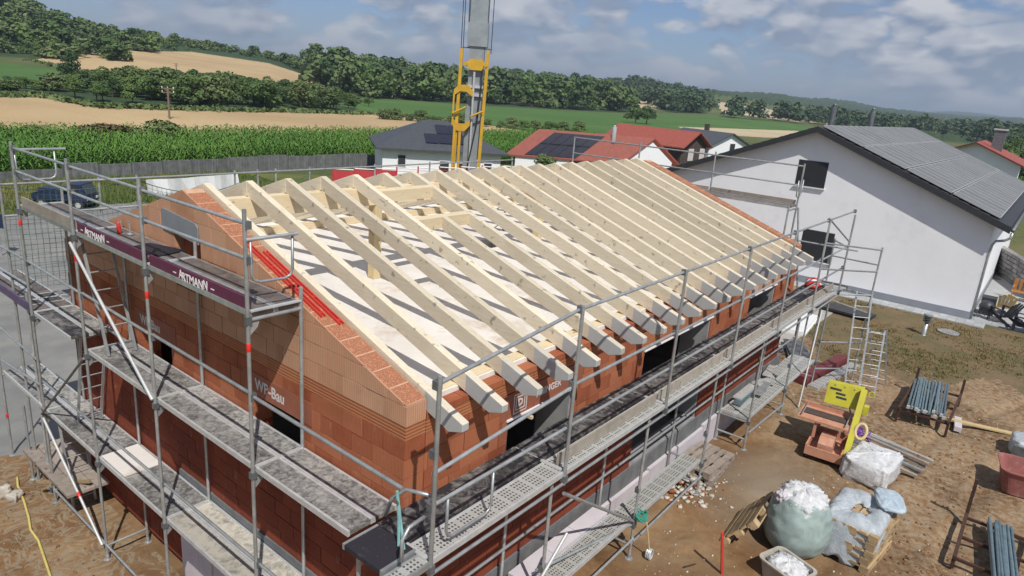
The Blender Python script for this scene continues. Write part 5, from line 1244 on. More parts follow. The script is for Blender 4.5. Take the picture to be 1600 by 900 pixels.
# power poles, field hut
def power_pole(x, yb, yt, d, lab):
    b_, t = at(x, yb, d), at(x+1.5, yt, d); g0 = gz(b_[0], b_[1]); pl_ = thing('power_pole', lab, 'pole', (b_[0], b_[1], g0))
    tube_o('mast', (b_[0], b_[1], g0), (b_[0], b_[1], t[2]), .14, 'pole_wood', pl_); ax = Vector((RX[0], RX[1], 0)).normalized()
    for dz in (.15, .7):
        c_ = Vector((b_[0], b_[1], t[2]-dz)); beam_o('cross_arm', c_-ax*.9, c_+ax*.9, .12, .12, 'pole_wood', pl_)
        for s_ in (-.8, 0, .8): tube_o('insulator', c_+ax*s_, c_+ax*s_+Vector((0, 0, .25)), .06, 'letter_white', pl_)
    return Vector((b_[0], b_[1], t[2]+.1)), pl_
pa, pla = power_pole(265, 187, 137, 112, 'wooden power pole with cross-arm standing in the near wheat field')
pb, plb = power_pole(276, 116, 99, 235, 'distant wooden power pole below the upper wheat field')
pc, plc = power_pole(508, 134, 114, 300, 'distant power pole at the tip of the upper wheat field')
for q_ in (pc,):
    mb = MB()
    pts = [pa.lerp(q_, i/14)-Vector((0, 0, 6*(i/14)*(1-i/14))) for i in range(15)]; mb.path(pts, .025, 4).build('power_line', 'cable', pla)
hb = at(88, 150, 150); hz = gz(hb[0], hb[1]); hm = Matrix.Translation((hb[0], hb[1], hz)) @ Matrix.Rotation(YAW+1.3, 4, 'Z')
ht = thing('field_hut', 'small dark wooden field hut at the edge of the scrub', 'hut', (hb[0], hb[1], hz))
def hx_(nm, mb, mat): link(bpy.data.objects.new(nm, mb.mesh(nm, mat)), ht, hm)
hx_('wall', MB().box(-2, 2, -1.3, 1.3, -.5, 1.6), 'hut_wood'); hx_('roof', MB().prism([(-2.3, -1.7, 1.62), (-2.3, 1.7, 1.85), (-2.3, 1.7, 2.0), (-2.3, -1.7, 1.77)], (4.6, 0, 0)), 'roof_grey')
for x in (-1.9, 0, 1.9): hx_('post', MB().box(x-.1, x+.1, -1.62, -1.45, -.5, 1.65), 'grey_wood')
hx_('door', MB().box(-.6, .3, -1.34, -1.302, -.4, 1.3), 'roof_red')
# ================================================================ objects on the site
def lumpy(name, c, half, rot, amp, mat, label=None, cat=None, parent=None, n=18, pw=4., seed=0, flat=True, topamp=1.0, fr=1.0):
    """soft, creased bag / wrapped load: superellipsoid with folds"""
    th = np.linspace(0, 2*math.pi, n*3, endpoint=False); ph = np.linspace(-math.pi/2, math.pi/2, n)
    T, Pp = np.meshgrid(th, ph, indexing='ij'); e = 2/pw
    f = lambda v: np.sign(v)*np.abs(v)**e
    x = f(np.cos(Pp))*f(np.cos(T)); y = f(np.cos(Pp))*f(np.sin(T)); z = f(np.sin(Pp))
    r = np.random.default_rng(seed); d = np.zeros_like(x)
    for k in range(26):
        w_ = r.normal(size=3)*(2.2+k*.42)*fr; p0 = r.random()*6.28; d += (np.abs(np.sin(x*w_[0]+y*w_[1]+z*w_[2]+p0))-.6)*amp/(1+k*.16)
    P = np.stack([x*half[0], y*half[1], z*half[2]], -1); nr_ = np.stack([x, y, z], -1); nr_ /= np.linalg.norm(nr_, axis=-1, keepdims=True)+1e-6
    P = P+nr_*(d*np.where(z > .6, topamp, 1))[..., None]
    if flat: P[..., 2] = np.maximum(P[..., 2], -half[2])
    na_, np_ = x.shape; V_ = P.reshape(-1, 3); idx_ = np.arange(na_*np_).reshape(na_, np_); nx_ = np.roll(idx_, -1, 0)
    F_ = np.stack([idx_[:, :-1], nx_[:, :-1], nx_[:, 1:], idx_[:, 1:]], -1).reshape(-1, 4)
    M = Matrix.Translation(c) @ Matrix.Rotation(rot, 4, 'Z')
    o = link(bpy.data.objects.new(name, npmesh(name, V_, F_, mat, True)), parent, M)
    if label: tag(o, label, cat)
    return o
def pallet(name, label, M, group=None, mat='pallet_wood'):
    t_ = bpy.data.objects.new(name, None); link(t_, None, M); tag(t_, label, 'pallet', group)
    def b(nm, *a): 
        x0, x1, y0, y1, z0, z1 = a
        link(bpy.data.objects.new(nm, unit('cube', mat)), t_, M @ Matrix.Translation(((x0+x1)/2, (y0+y1)/2, (z0+z1)/2)) @ Matrix.Diagonal((x1-x0, y1-y0, z1-z0, 1)))
    for y in (-.4, -.21, -.05, .11, .28): b('top_board', -.6, .6, y, y+(.14 if abs(y) > .3 or y == -.05 else .10), .122, .144)
    for x in (-.6, -.0725, .455):
        b('cross_board', x, x+.145, -.4, .4, .1, .121)
        for y in (-.4, -.07, .255): b('block', x+.001, x+.144, y, y+.145, .023, .099)
    for y in (-.4, -.06, .28): b('bottom_board', -.6, .6, y+.002, y+.118, 0, .022)
    return t_
# stack under the torn foil
px0 = (7.58, -3.66)
for k in range(5):
    pallet('pallet', ('lowest pallet', 'second pallet up', 'middle pallet', 'fourth pallet up', 'topmost pallet')[k]+' of the stack under the torn clear foil', Matrix.Translation((px0[0]+random.uniform(-.02, .02), px0[1]+random.uniform(-.02, .02), .005+.146*k)) @ Matrix.Rotation(-.12+random.uniform(-.02, .02), 4, 'Z'), 'pallets stacked under foil')
# draped foil ring: open in the middle, hanging skirts on two sides
n, mr = 120, 18; mb = MB(); rr_ = np.random.default_rng(5)
KW = [(rr_.normal(size=2)*(3+k*1.1), rr_.random()*6.28) for k in range(14)]
def crease(u, v): return sum((abs(math.sin(w_[0]*u+w_[1]*v+p0))-.64)/(1+.22*k) for k, (w_, p0) in enumerate(KW))
for j in range(mr):
    t = j/(mr-1)
    for i in range(n):
        a = 2*math.pi*i/n; sx, sy = math.cos(a), math.sin(a); sq = 1/max(abs(sx), abs(sy))**.8
        inner = .26+.05*math.sin(3*a+.5)+.03*math.sin(7*a); drop = max(0, t-.42)/.58
        side = .18+.80*max(0, math.cos(a-2.6))**.7+.35*max(0, math.cos(a+.7)); cr_ = crease(sx*1.4, sy*1.4+t*1.6)
        rad = inner+(1.02-inner)*min(1, t/.45)+.12*drop*side
        x = px0[0]+.06+sx*sq*rad*.61+sx*cr_*.007; y = px0[1]+.08+sy*sq*rad*.45+sy*cr_*.007
        z = .755+.11*math.sin(math.pi*min(1, t/.5))*(.7+.3*math.sin(4*a+1))-drop*.95*side*(.85+.15*math.sin(6*a))+cr_*.011*(1-.5*drop)
        mb.v.append((x, y, max(.03, z)))
for j in range(mr-1):
    for i in range(n): mb.f.append((j*n+i, j*n+(i+1) % n, (j+1)*n+(i+1) % n, (j+1)*n+i))
o = mb.build('plastic_foil', 'foil_clear', None, True)
so_ = o.modifiers.new('thick', 'SOLIDIFY'); so_.thickness = .006
tag(o, 'torn clear plastic foil draped over a stack of pallets', 'foil')
lumpy('foil_flap', (px0[0]+.45, px0[1]-.28, .93), (.36, .22, .04), .35, .014, 'foil_blue', 'bluish folded plastic foil lying on the pallet stack edge', 'foil', seed=3, flat=False)
# green-grey big bag filled with foil
bg_ = thing('rubbish_bag', 'bulging grey green rubbish bag full of crumpled foil', 'bag', (6.85, -2.78, 0))
th = np.linspace(0, 2*math.pi, 110, endpoint=False); pz_, pr_ = np.array([(.02, .20), (.04, .42), (.16, .53), (.36, .58), (.58, .57), (.78, .53), (.92, .47), (1.0, .42), (1.03, .38), (.97, .33)]).T
prof = [(float(np.interp(q_, np.linspace(0, 1, 10), pr_)), float(np.interp(q_, np.linspace(0, 1, 10), pz_))) for q_ in np.linspace(0, 1, 34)]; V_ = []
for j, (r_, z_) in enumerate(prof):
    for i, a in enumerate(th):
        fo = sum((abs(math.sin((1.2+k*.6)*math.sin(a+k*1.3)*1.6+z_*(5+1.5*k)*(.6 if k % 2 else 1.5)+k*2.1))-.64)*.014/(1+k*.25) for k in range(9))*(.45+.75*min(1, abs(z_-.25)*1.8))
        V_.append((6.85+math.cos(a)*(r_+fo), -2.78+math.sin(a)*(r_*.95+fo), max(.0, z_+.03*math.sin(a*2+1)*(z_ > .6)+.03*math.sin(a*5)*(z_ > .85))))
nn_ = len(th); F_ = [(j*nn_+i, j*nn_+(i+1) % nn_, (j+1)*nn_+(i+1) % nn_, (j+1)*nn_+i) for j in range(len(prof)-1) for i in range(nn_)]+[tuple(range(nn_-1, -1, -1))]
mb = MB(); mb.v = V_; mb.f = F_; ob = mb.build('bag_body', 'foil_green', bg_, True)
lumpy('foil_filling', (6.85, -2.78, .93), (.40, .38, .24), .2, .035, 'foil_white', parent=bg_, seed=4, flat=False, n=22, pw=2.2, fr=1.7)
lumpy('pink_filling', (6.60, -2.50, 1.0), (.12, .11, .10), .2, .02, 'insulation', parent=bg_, seed=9, flat=False, pw=2.2)
# pale tub in front
tb_ = thing('mortar_tub', 'pale grey plastic tub filled with crumpled foil', 'tub', (5.75, -2.98, 0))
def roundrect(w_, h, r_, n=5):
    P = []
    for cx, cy, a0 in ((w_-r_, h-r_, 0), (-w_+r_, h-r_, 90), (-w_+r_, -h+r_, 180), (w_-r_, -h+r_, 270)):
        for k in range(n+1): a = math.radians(a0+90*k/n); P.append((cx+r_*math.cos(a), cy+r_*math.sin(a)))
    return P
def tub(par, c, rot, w0, h0, w1, h1, H, mat, r_=.10, lip=.03, name='tub_body'):
    R_ = Matrix.Translation(c) @ Matrix.Rotation(rot, 4, 'Z'); L_ = [(roundrect(w0, h0, r_), 0), (roundrect(w1, h1, r_), H), (roundrect(w1+lip, h1+lip, r_+lip*.5), H), (roundrect(w1+lip, h1+lip, r_+lip*.5), H+.025), (roundrect(w1-.015, h1-.015, r_), H+.025), (roundrect(w0-.02, h0-.02, r_), .03)]
    mb = MB(); n_ = len(L_[0][0])
    for P, z in L_: mb.v += [tuple(R_ @ Vector((x, y, z))) for x, y in P]
    for j in range(len(L_)-1): mb.f += [(j*n_+i, j*n_+(i+1) % n_, (j+1)*n_+(i+1) % n_, (j+1)*n_+i) for i in range(n_)]
    mb.f += [tuple(range(n_-1, -1, -1)), tuple(range((len(L_)-1)*n_, len(L_)*n_))]
    return mb.build(name, mat, par, False)
tub(tb_, (5.75, -2.98, .02), -.35, .24, .30, .28, .35, .32, 'stone_pale', .1)
lumpy('foil_filling', (5.75, -2.98, .30), (.24, .29, .11), -.35, .025, 'foil_white', parent=tb_, seed=6, flat=False, n=20, pw=2.5, fr=1.6)
# foil-wrapped block pallet
wp = thing('wrapped_pallet', 'pallet load wrapped in shiny white plastic film', 'pallet', (10.62, -3.22, 0))
lumpy('film', (10.62, -3.24, .26), (.58, .45, .25), -.10, .028, 'foil_white', parent=wp, seed=2, n=24, pw=7., fr=2.2)
MB().path([(10.55, -3.08, .525), (10.72, -3.08, .53), (10.86, -3.12, .53), (10.86, -3.34, .53), (10.68, -3.38, .53), (10.52, -3.3, .525)], .018, 6, closed=True).build('film_fold', 'foil_clear', wp)
MB().box(10.06, 11.15, -3.65, -2.83, .0, .06).build('load_base', 'weathered_wood', wp)
# leaning pallets beside the bag
pallet('pallet', 'weathered pallet tilted on its edge next to the grey green bag', Matrix.Translation((6.62, -2.02, .30)) @ Matrix.Rotation(.06, 4, 'Z') @ Matrix.Rotation(math.radians(-52), 4, 'X') @ Matrix.Translation((0, 0, -.07)))
# pallets lying under the scaffold
for k in range(2): pallet('pallet', ('upper' if k else 'lower')+' of two pallets lying against the house below the scaffold', Matrix.Translation((8.12, -.52, .02+.15*k)) @ Matrix.Rotation(.05-.1*k, 4, 'Z'), None, 'weathered_wood')
# brick saw
sa = thing('brick_saw', 'block cutting band saw with salmon base and bright yellow head', 'saw', (10.9, -2.25, 0)); SM = Matrix.Translation((10.9, -2.25, 0)) @ Matrix.Rotation(.08, 4, 'Z')
def sbm(nm, mb, mat, par=None, sm=False): return link(bpy.data.objects.new(nm, mb.mesh(nm, mat, sm)), par or sa, SM)
tray = sbm('base_tray', MB().box(-.62, .58, -.40, .36, .14, .17).box(-.62, .58, -.40, -.36, .17, .38).box(-.62, .58, .32, .36, .17, .38).box(-.62, -.58, -.36, .32, .17, .34).box(.54, .58, -.36, .32, .17, .38), 'saw_orange')
sbm('motor_box', MB().prism([(-.45, -.16, .17), (-.02, -.16, .17), (-.02, -.16, .52), (-.30, -.16, .52), (-.45, -.16, .40)], (0, .30, 0)), 'saw_orange'); sbm('motor_disc', MB().tube((-.462, -.02, .30), (-.44, -.02, .30), .09, 18), 'saw_orange')
for x in (-.5, .45):
    for y in (-.38, .34): wl = sbm('wheel', MB().tube((x, y-.03, .07), (x, y+.03, .07), .07, 14), 'rubber'); sbm('hub', MB().tube((x, y-.035, .07), (x, y+.035, .07), .03, 10), 'alu', wl)
for x, y in ((-.15, .30), (.5, .30), (.5, -.30)): sbm('table_leg', MB().box(x-.03, x+.03, y-.03, y+.03, .38, .74), 'saw_orange')
sbm('saw_table', MB().prism([(-.22, -.36, .76), (.50, -.36, .80), (.50, -.36, .84), (-.22, -.36, .80)], (0, 1.06, 0)).box(.46, .52, -.36, .70, .84, .93), 'saw_orange')
sbm('table_slot', MB().box(.02, .34, -.30, .62, .826, .834), 'hut_wood')
col_ = sbm('yellow_column', MB().beam((-.40, -.45, .20), (.52, -.45, 1.54), .12, .15, (1, 0, 0)), 'saw_yellow')
hd = sbm('yellow_head', MB().prism([(.42, -.44, 1.06), (.42, .30, 1.04), (.58, .30, 1.50), (.58, -.44, 1.54)], (.16, 0, .0)), 'saw_yellow')
for z, y0, y1 in ((1.36, .0, .24), (1.28, -.10, .10), (1.20, -.14, .08)): k_ = .42+(z-1.05)*.345; sbm('warning_print', MB().prism([(k_-.006, y0, z), (k_-.006, y1, z), (k_+.008, y1, z+.045), (k_+.008, y0, z+.045)], (.004, 0, 0)), 'shutter', hd)
sbm('motor_housing', MB().tube((.66, -.05, 1.40), (.66, .12, 1.40), .11, 14), 'steel_dark', hd)
ang = np.linspace(0, 2*math.pi, 24, endpoint=False); sbm('pulley_guard', MB().path([(-.02+.10*math.cos(t), -.60, .78+.17*math.sin(t)) if False else (-.06+.08*math.sin(t), -.60+.11*math.cos(t), .80+.15*math.sin(t)) for t in ang], .035, 8, closed=True), 'pale_wood', sa, True)
sbm('handle_ring', MB().path([(.60+.01*math.sin(t), -.60+.06*math.cos(t), 1.45+.06*math.sin(t)) for t in ang], .012, 6, closed=True), 'saw_yellow', hd)
sbm('power_cable', MB().path([(.66, -.05, 1.30), (.74, -.2, 1.0), (.62, -.34, .7), (.66, -.2, .3), (.9, .1, .02), (1.3, .3, .02)], .014, 6), 'rubber', sa, True)
for y in (-.25, -.05, .15): sbm('bolt', MB().tube((.585, y, 1.47), (.55, y, 1.47), .018, 8), 'steel', hd)
for y in (.62, -.30): sbm('guide_bar', MB().tube((-.2, y, .86), (.48, y, .90), .014, 8), 'steel')
sbm('column_box', MB().box(.36, .52, -.62, -.52, 1.02, 1.22), 'saw_yellow', col_)
# stack of long bars/planks behind the wrapped load, purple net
ps = thing('plank_stack', 'stack of long weathered planks and tubes beside the wrapped load', 'planks', (11.65, -3.3, 0))
for k in range(7): x = 11.32+.11*k; z = .06+.05*(k > 1)+.11*(k > 3); beam_o('plank', (x+.1, -2.52-.05*k, z+.1), (x-.05+.15*(k % 2), -4.05-.03*k, z), .085, .05, ('grey_wood', 'weathered_wood', 'steel')[k % 3], ps)
box_o('bearer', 11.25, 12.2, -2.9, -2.82, .0, .07, 'weathered_wood', ps); box_o('bearer', 11.25, 12.2, -3.75, -3.67, .0, .07, 'weathered_wood', ps)
mb = MB(); rr_ = np.random.default_rng(8)
for k in range(9):
    c_ = np.array([11.9, -2.75, .36])+rr_.normal(size=3)*np.array([.10, .10, .02]); a0 = rr_.random()*6
    mb.path([(c_[0]+(.16+.05*math.sin(3*t+k))*math.cos(t+a0), c_[1]+.13*math.sin(t), c_[2]+.03*math.sin(2*t+k)) for t in np.linspace(0, 6.28, 14, endpoint=False)], .010, 5, closed=True)
tag(mb.build('purple_strap', 'strap_purple'), 'tangled purple strap lying on the plank stack', 'strap')
# tube racks
def rack(name, label, x0, x1, y0, y1, zt, tubes, tmat, ty0, ty1, tx0, tx1, tz, up):
    t_ = thing(name, label, 'rack', ((x0+x1)/2, (y0+y1)/2, 0))
    for y in (y0, y1):
        beam_o('side_rail', (x0, y, zt), (x1, y, zt), .06, .07, 'rust', t_)
        for x in (x0+.05, x1-.05): beam_o('corner_post', (x, y, 0), (x, y, zt+(up if x > x0+.2 else .03)), .06, .06, 'rust', t_)
    for x in np.linspace(x0+.1, x1-.1, 3): beam_o('cross_bar', (x, y0, zt-.06), (x, y1, zt-.06), .05, .05, 'rust', t_)
    return t_
def bundle(name, label, n, x0, x1, y0, y1, z, mat, r=.024):
    t_ = thing(name, label, 'tubes', ((x0+x1)/2, (y0+y1)/2, z))
    for k in range(n):
        y = y0+(y1-y0)*((k % (n//2))+.5)/(n//2); zz = z+r+(k >= n//2)*r*1.9; d_ = random.uniform(-.10, .10)
        tube_o('tube', (x0+d_, y+random.uniform(-.015, .015), zz), (x1+d_, y+random.uniform(-.03, .03)+.22, zz), r, mat, t_)
        if k % 3 == 0: box_o('wedge_end', x0+d_-.02, x0+d_+.05, y-.035, y+.035, zz-.035, zz+.035, 'alu', t_)
rack('tube_rack', 'rusty steel rack loaded with grey scaffold tubes', 14.1, 16.6, -4.22, -3.12, .38, 0, '', 0, 0, 0, 0, 0, .42)
bundle('tube_bundle', 'bundle of galvanised scaffold tubes lying in the rusty rack', 28, 14.25, 16.75, -4.12, -3.28, .39, 'steel_blue')
rack('tube_rack', 'rusty empty looking rack frame with tall corner posts', 8.25, 10.1, -6.1, -5.06, .22, 0, '', 0, 0, 0, 0, 0, .75)
bundle('tube_bundle', 'strapped bundle of bluish tubes lying on the second rusty rack', 20, 7.9, 9.95, -6.0, -5.62, .24, 'steel_blue')
for x in (8.5, 9.3, 9.8): pass
tag(MB().beam((15.1, -4.15, .12), (15.62, -5.55, .05), .16, .04).build('plank', 'pale_wood'), 'single wooden plank lying beside the tube rack', 'plank')
tag(MB().beam((14.75, -4.42, .05), (15.5, -4.33, .05), .16, .12).build('beam_offcut', 'insulation'), 'short pinkish beam offcut lying against the tube rack', 'beam')
rt = thing('red_tub', 'dull red mortar tub standing on the gravelly ground', 'tub', (12.45, -5.98, 0)); tub(rt, (12.45, -5.98, .02), .15, .36, .50, .46, .60, .52, 'tub_red', .14, .04)
box_o('mortar_residue', 12.15, 12.75, -6.4, -5.55, .10, .16, 'stone_pale', rt)
wb = thing('wrapped_bundle', 'foil wrapped bundle with a dark end behind the red tub', 'bundle', (14.5, -5.95, 0)); lumpy('film', (14.5, -6.0, .24), (.42, .5, .22), .1, .03, 'foil_clear', parent=wb, seed=12, n=20, pw=6); box_o('end_board', 14.0, 14.1, -6.4, -5.55, .02, .36, 'steel_dark', wb)
# step ladder
sd_ = thing('step_ladder', 'aluminium step ladder standing open near the scaffold end', 'ladder', (15.9, -2.1, 0))
ladder(sd_, (15.55, -2.12, 0.01), (15.95, -1.95, 1.75), (.35, -.9, 0), .42, 6); o_ = ladder(sd_, (16.5, -2.22, .01), (16.02, -1.98, 1.75), (.35, -.9, 0), .42, 6)
# red stake, rod, rope and pulley, hose
tag(MB().beam((5.16, -2.16, -.02), (5.08, -2.06, .82), .05, .035).build('red_stake', 'red_paint'), 'upright red stake driven into the brown ground', 'stake')
tag(MB().tube((5.1, -1.72, .02), (4.85, -1.62, .05), .012, 6).build('short_bar', 'rust'), 'short rusty bar lying by the red stake', 'bar')
rp = thing('pulley_rope', 'green rope coil and pulley hanging from a scaffold post', 'rope', (4.5, -.95, 0)); rr_ = np.random.default_rng(3)
mb = MB()
for k in range(6): mb.path([(4.50+(.10+.02*k % .05)*math.cos(t), -.90+.08*math.sin(t), .80+.05*math.sin(t*2+k)+.015*k) for t in np.linspace(0, 6.28, 14, endpoint=False)], .014, 5, closed=True)
mb.build('rope_coil', 'rope_green', rp); MB().path([(4.52, -1.0, .75), (4.58, -1.03, .5), (4.64, -1.06, .22)], .014, 6).build('hanging_rope', 'pale_wood', rp)
pw_ = MB(); 
for k in range(3): pw_.path([(4.66+.07*math.cos(t), -1.07+.03*(k-1), .11+.09*math.sin(t)) for t in np.linspace(0, 6.28, 16, endpoint=False)], .014, 6, closed=True)
pw_.build('pulley_wheel', 'alu', rp)
hp = [(27, 745), (28, 760), (38, 785), (45, 810), (48, 828), (60, 845), (66, 862), (72, 880), (80, 905), (84, 930)]
pts = [Vector((q_[0], q_[1], gz(q_[0], q_[1])+.03)) for q_ in (onz(x, y, -1.28) for x, y in hp)]; sm_ = []
for i in range(len(pts)-1): sm_ += [pts[i].lerp(pts[i+1], t/4) for t in range(4)]
tag(MB().path(sm_, .022, 8).build('hose', 'hose_yellow', None, True), 'yellow hose snaking over the muddy ground', 'hose')
for k, (x, y, s_) in enumerate(((3, 772, .15), (24, 776, .12))):
    q_ = onz(x, y, -1.25); lumpy('pale_stone', (q_[0], q_[1], gz(q_[0], q_[1])+s_*.5), (s_, s_*.8, s_*.6), k*.7, .03, 'stone_pale', 'pale block of stone lying by the lowest scaffold foot', 'stone', seed=k+20, n=10, pw=5)['group'] = 'stones by the scaffold foot'
# loose parts on the lower scaffold deck
ld = thing('deck_parts', 'loose steel planks and offcuts heaped on the low scaffold deck', 'planks', (11, -.45, ZB))
for k, (x, y, ln, a, mt) in enumerate(((10.1, -.35, 1.3, .12, 'steel_blue'), (10.35, -.25, 1.1, .0, 'alu'), (10.9, -.55, .9, .2, 'steel'), (11.4, -.3, .9, -.25, 'alu'), (11.9, -.5, 1.2, .5, 'deck_perforated'), (12.5, -.4, 1.4, .08, 'deck_perforated'), (12.2, -.3, 1.1, .3, 'alu'))):
    beam_o('plank', (x, y, ZB+.03+.035*k % .12+.02), (x+ln*math.cos(a), y+ln*math.sin(a)*.5, ZB+.05+.04*(k % 3)), .2, .04, mt, ld)
t_ = thing('insulation_sheets', 'pink lilac insulation sheets lying behind the low perforated planks', 'insulation', (3.0, -.28, .6))
for x0, x1 in ((1.95, 2.75), (2.76, 3.45), (3.46, 4.25)): box_o('sheet', x0, x1, -.41, -.15, .70, .79, 'insulation', t_)
# rubble heap and scattered stones
def chips(name, n, region, smin, smax, mat, zoff=0.0, pile=None, seed=0):
    r_ = np.random.default_rng(seed); P = region(r_, n); s_ = smin+(smax-smin)*r_.random(len(P))**3
    base = np.array([(-1, -1, -1), (1, -1, -1), (1, 1, -1), (-1, 1, -1), (-1, -1, 1), (1, -1, 1), (1, 1, 1), (-1, 1, 1)], float)
    fc = np.array([(0, 3, 2, 1), (4, 5, 6, 7), (0, 1, 5, 4), (1, 2, 6, 5), (2, 3, 7, 6), (3, 0, 4, 7)])
    V_ = base[None]*(.55+.45*r_.random((len(P), 8, 3)))*s_[:, None, None]*np.array([1, .8, .55])
    a = r_.random(len(P))*6.28; c_, d_ = np.cos(a)[:, None], np.sin(a)[:, None]; X = V_[..., 0]*c_-V_[..., 1]*d_; Y = V_[..., 0]*d_+V_[..., 1]*c_
    Zb = ground(P[:, 0], P[:, 1])+(pile(P) if pile else 0)
    V_ = np.stack([X+P[:, :1], Y+P[:, 1:2], V_[..., 2]+Zb[:, None]+s_[:, None]*.25+zoff], -1).reshape(-1, 3)
    F_ = (fc[None]+8*np.arange(len(P))[:, None, None]).reshape(-1, 4)
    return tag(link(bpy.data.objects.new(name, npmesh(name, V_, F_, mat)), None, Matrix.Identity(4)), kind='stuff')
hp_ = lambda P: .16*np.exp(-(((P[:, 0]-7.35)/.35)**2+((P[:, 1]+.45)/.3)**2))
tag(chips('rubble', 420, lambda r_, n: np.stack([7.35+.35*r_.normal(size=n), -.50+.28*r_.normal(size=n)], -1), .012, .07, 'stone_pale', pile=hp_, seed=1), 'heap of pale mortar rubble at the foot of the scaffold', 'rubble')
tag(chips('brick_fragments', 60, lambda r_, n: np.stack([7.4+.35*r_.normal(size=n), -.48+.28*r_.normal(size=n)], -1), .02, .08, 'brick', pile=hp_, seed=2), 'broken orange brick fragments in the rubble heap', 'rubble')
def site_region(r_, n):
    P = np.stack([r_.uniform(3.5, 19, n), r_.uniform(-8, -.5, n)], -1); k = np.sin(P[:, 0]*1.1)*np.sin(P[:, 1]*1.7+P[:, 0]*.4)+r_.normal(size=n)*.5 > -.1; return P[k]
tag(chips('gravel_stones', 2400, site_region, .005, .026, 'stone_pale', seed=3), 'pale stones scattered over the bare brown ground', 'stones')
tag(chips('clods', 1100, lambda r_, n: np.concatenate([np.stack([r_.normal(12.6, 2.2, n//2), r_.normal(-4.4, .8, n//2)], -1), np.stack([r_.normal(18.2, 1.0, n//4), r_.normal(-2.6, 1.2, n//4)], -1), np.stack([r_.normal(8.3, 1.2, n//4), r_.normal(-4.6, .4, n//4)], -1)]), .007, .036, 'clod', seed=4), 'brown clods of loose earth on the site', 'earth')
tag(chips('mud_clods', 350, lambda r_, n: np.stack([r_.normal(-1.6, .5, n), r_.uniform(5.5, 11, n)], -1), .008, .035, 'clod', seed=5), 'clumps of mud beside the low side of the scaffold', 'earth')
# ================================================================ vegetation
def quads_from(P, S, Nn, r_):
    """random leaf quads at P with size S and facing roughly Nn"""
    n = len(P); d = Nn+r_.normal(size=(n, 3))*.55; d /= np.linalg.norm(d, axis=1, keepdims=True)+1e-9
    a = np.cross(d, r_.normal(size=(n, 3))); a /= np.linalg.norm(a, axis=1, keepdims=True)+1e-9; b_ = np.cross(d, a)
    S = S[:, None]; V_ = np.stack([P-a*S-b_*S*.7, P+a*S*.9-b_*S*.8, P+a*S+b_*S*.75, P-a*S*.8+b_*S], 1)
    return V_.reshape(-1, 3), np.arange(4*n).reshape(-1, 4)
def crown(seed, kind, n):
    """unit tree: height 1, crown of leaf clumps in uneven lobes. returns V,F"""
    r_ = np.random.default_rng(seed); lobes = []
    if kind == 'bush': nl, zc, zr, rad = 9, .45, .30, .42
    elif kind == 'tall': nl, zc, zr, rad = 12, .56, .36, .20
    elif kind == 'cone': nl, zc, zr, rad = 12, .5, .45, .2
    else: nl, zc, zr, rad = 12, .58, .27, .30
    for k in range(nl):
        a = r_.random()*6.28; t = r_.random(); z = zc+zr*(2*t-1)
        rr = rad*math.sqrt(max(.05, 1-((z-zc)/(zr*1.25))**2))*(.35+.65*r_.random())
        if kind == 'cone': rr = .22*(1.02-z)*r_.random(); z = .12+.85*t
        lobes.append((rr*math.cos(a), rr*math.sin(a), z, (.11+.09*r_.random())*(1.15 if kind != 'cone' else 1.25*(1.1-z))*(1.25 if kind == 'bush' else 1)))
    P, Nn, S = [], [], []
    for (x, y, z, r0) in lobes:
        m_ = int(n/nl); d = r_.normal(size=(m_, 3)); d /= np.linalg.norm(d, axis=1, keepdims=True); d[:, 2] = np.where(d[:, 2] < -.5, -d[:, 2], d[:, 2])
        rad_ = r0*(.72+.42*r_.random(m_)); P.append(np.array([x, y, z])+d*rad_[:, None]*np.array([1, 1, .85])); Nn.append(d); S.append(r0*(.12+.13*r_.random(m_))*(720/max(n, 300))**.45)
    P, Nn, S = np.concatenate(P), np.concatenate(Nn), np.concatenate(S); P[:, 2] = np.maximum(P[:, 2], .03)
    return quads_from(P, S, Nn, r_)
def trunk_mb(kind):
    mb = MB(); h = .55 if kind != 'bush' else .35
    mb.tube((0, 0, -.05), (.01, 0, h), .028 if kind != 'bush' else .02, 7, .012)
    for k in range(5): a = k*1.3; mb.tube((0, 0, h*(.45+.1*k)), (.16*math.cos(a), .16*math.sin(a), h*(.45+.1*k)+.2), .011, 5, .004)
    return mb
TV = []
for s_, (kind, mat) in enumerate((('round', 'leaf_oak'), ('round', 'leaf_dark'), ('tall', 'leaf_dark'), ('bush', 'leaf_bush'), ('bush', 'leaf_oak'), ('cone', 'leaf_dark'), ('bush', 'leaf_red'), ('round', 'leaf_bush'))):
    V_, F_ = crown(40+s_, kind, 2200); TV.append((kind, mat, V_, F_, npmesh('crown_'+kind, V_, F_, mat), trunk_mb(kind).mesh('trunk_'+kind, 'bark')))
LAB = {0: ('oak_tree', 'rounded mid green tree in the scrub belt below the upper wheat field', 'tree'), 1: ('dark_tree', 'rounded dark green tree in the scrub belt below the upper wheat field', 'tree'), 2: ('slender_tree', 'slender dark tree rising out of the scrub belt', 'tree'),
       3: ('bush', 'grey green bush in the scrub belt beyond the near wheat', 'bush'), 4: ('shrub', 'dense deep green shrub in the scrub belt beyond the near wheat', 'bush'), 5: ('conifer', 'narrow pointed dark conifer among the scrub', 'tree'), 6: ('reddish_bush', 'reddish brown leaved bush in the hedge behind the maize', 'bush'), 7: ('light_tree', 'light green loose tree in the scrub belt', 'tree')}
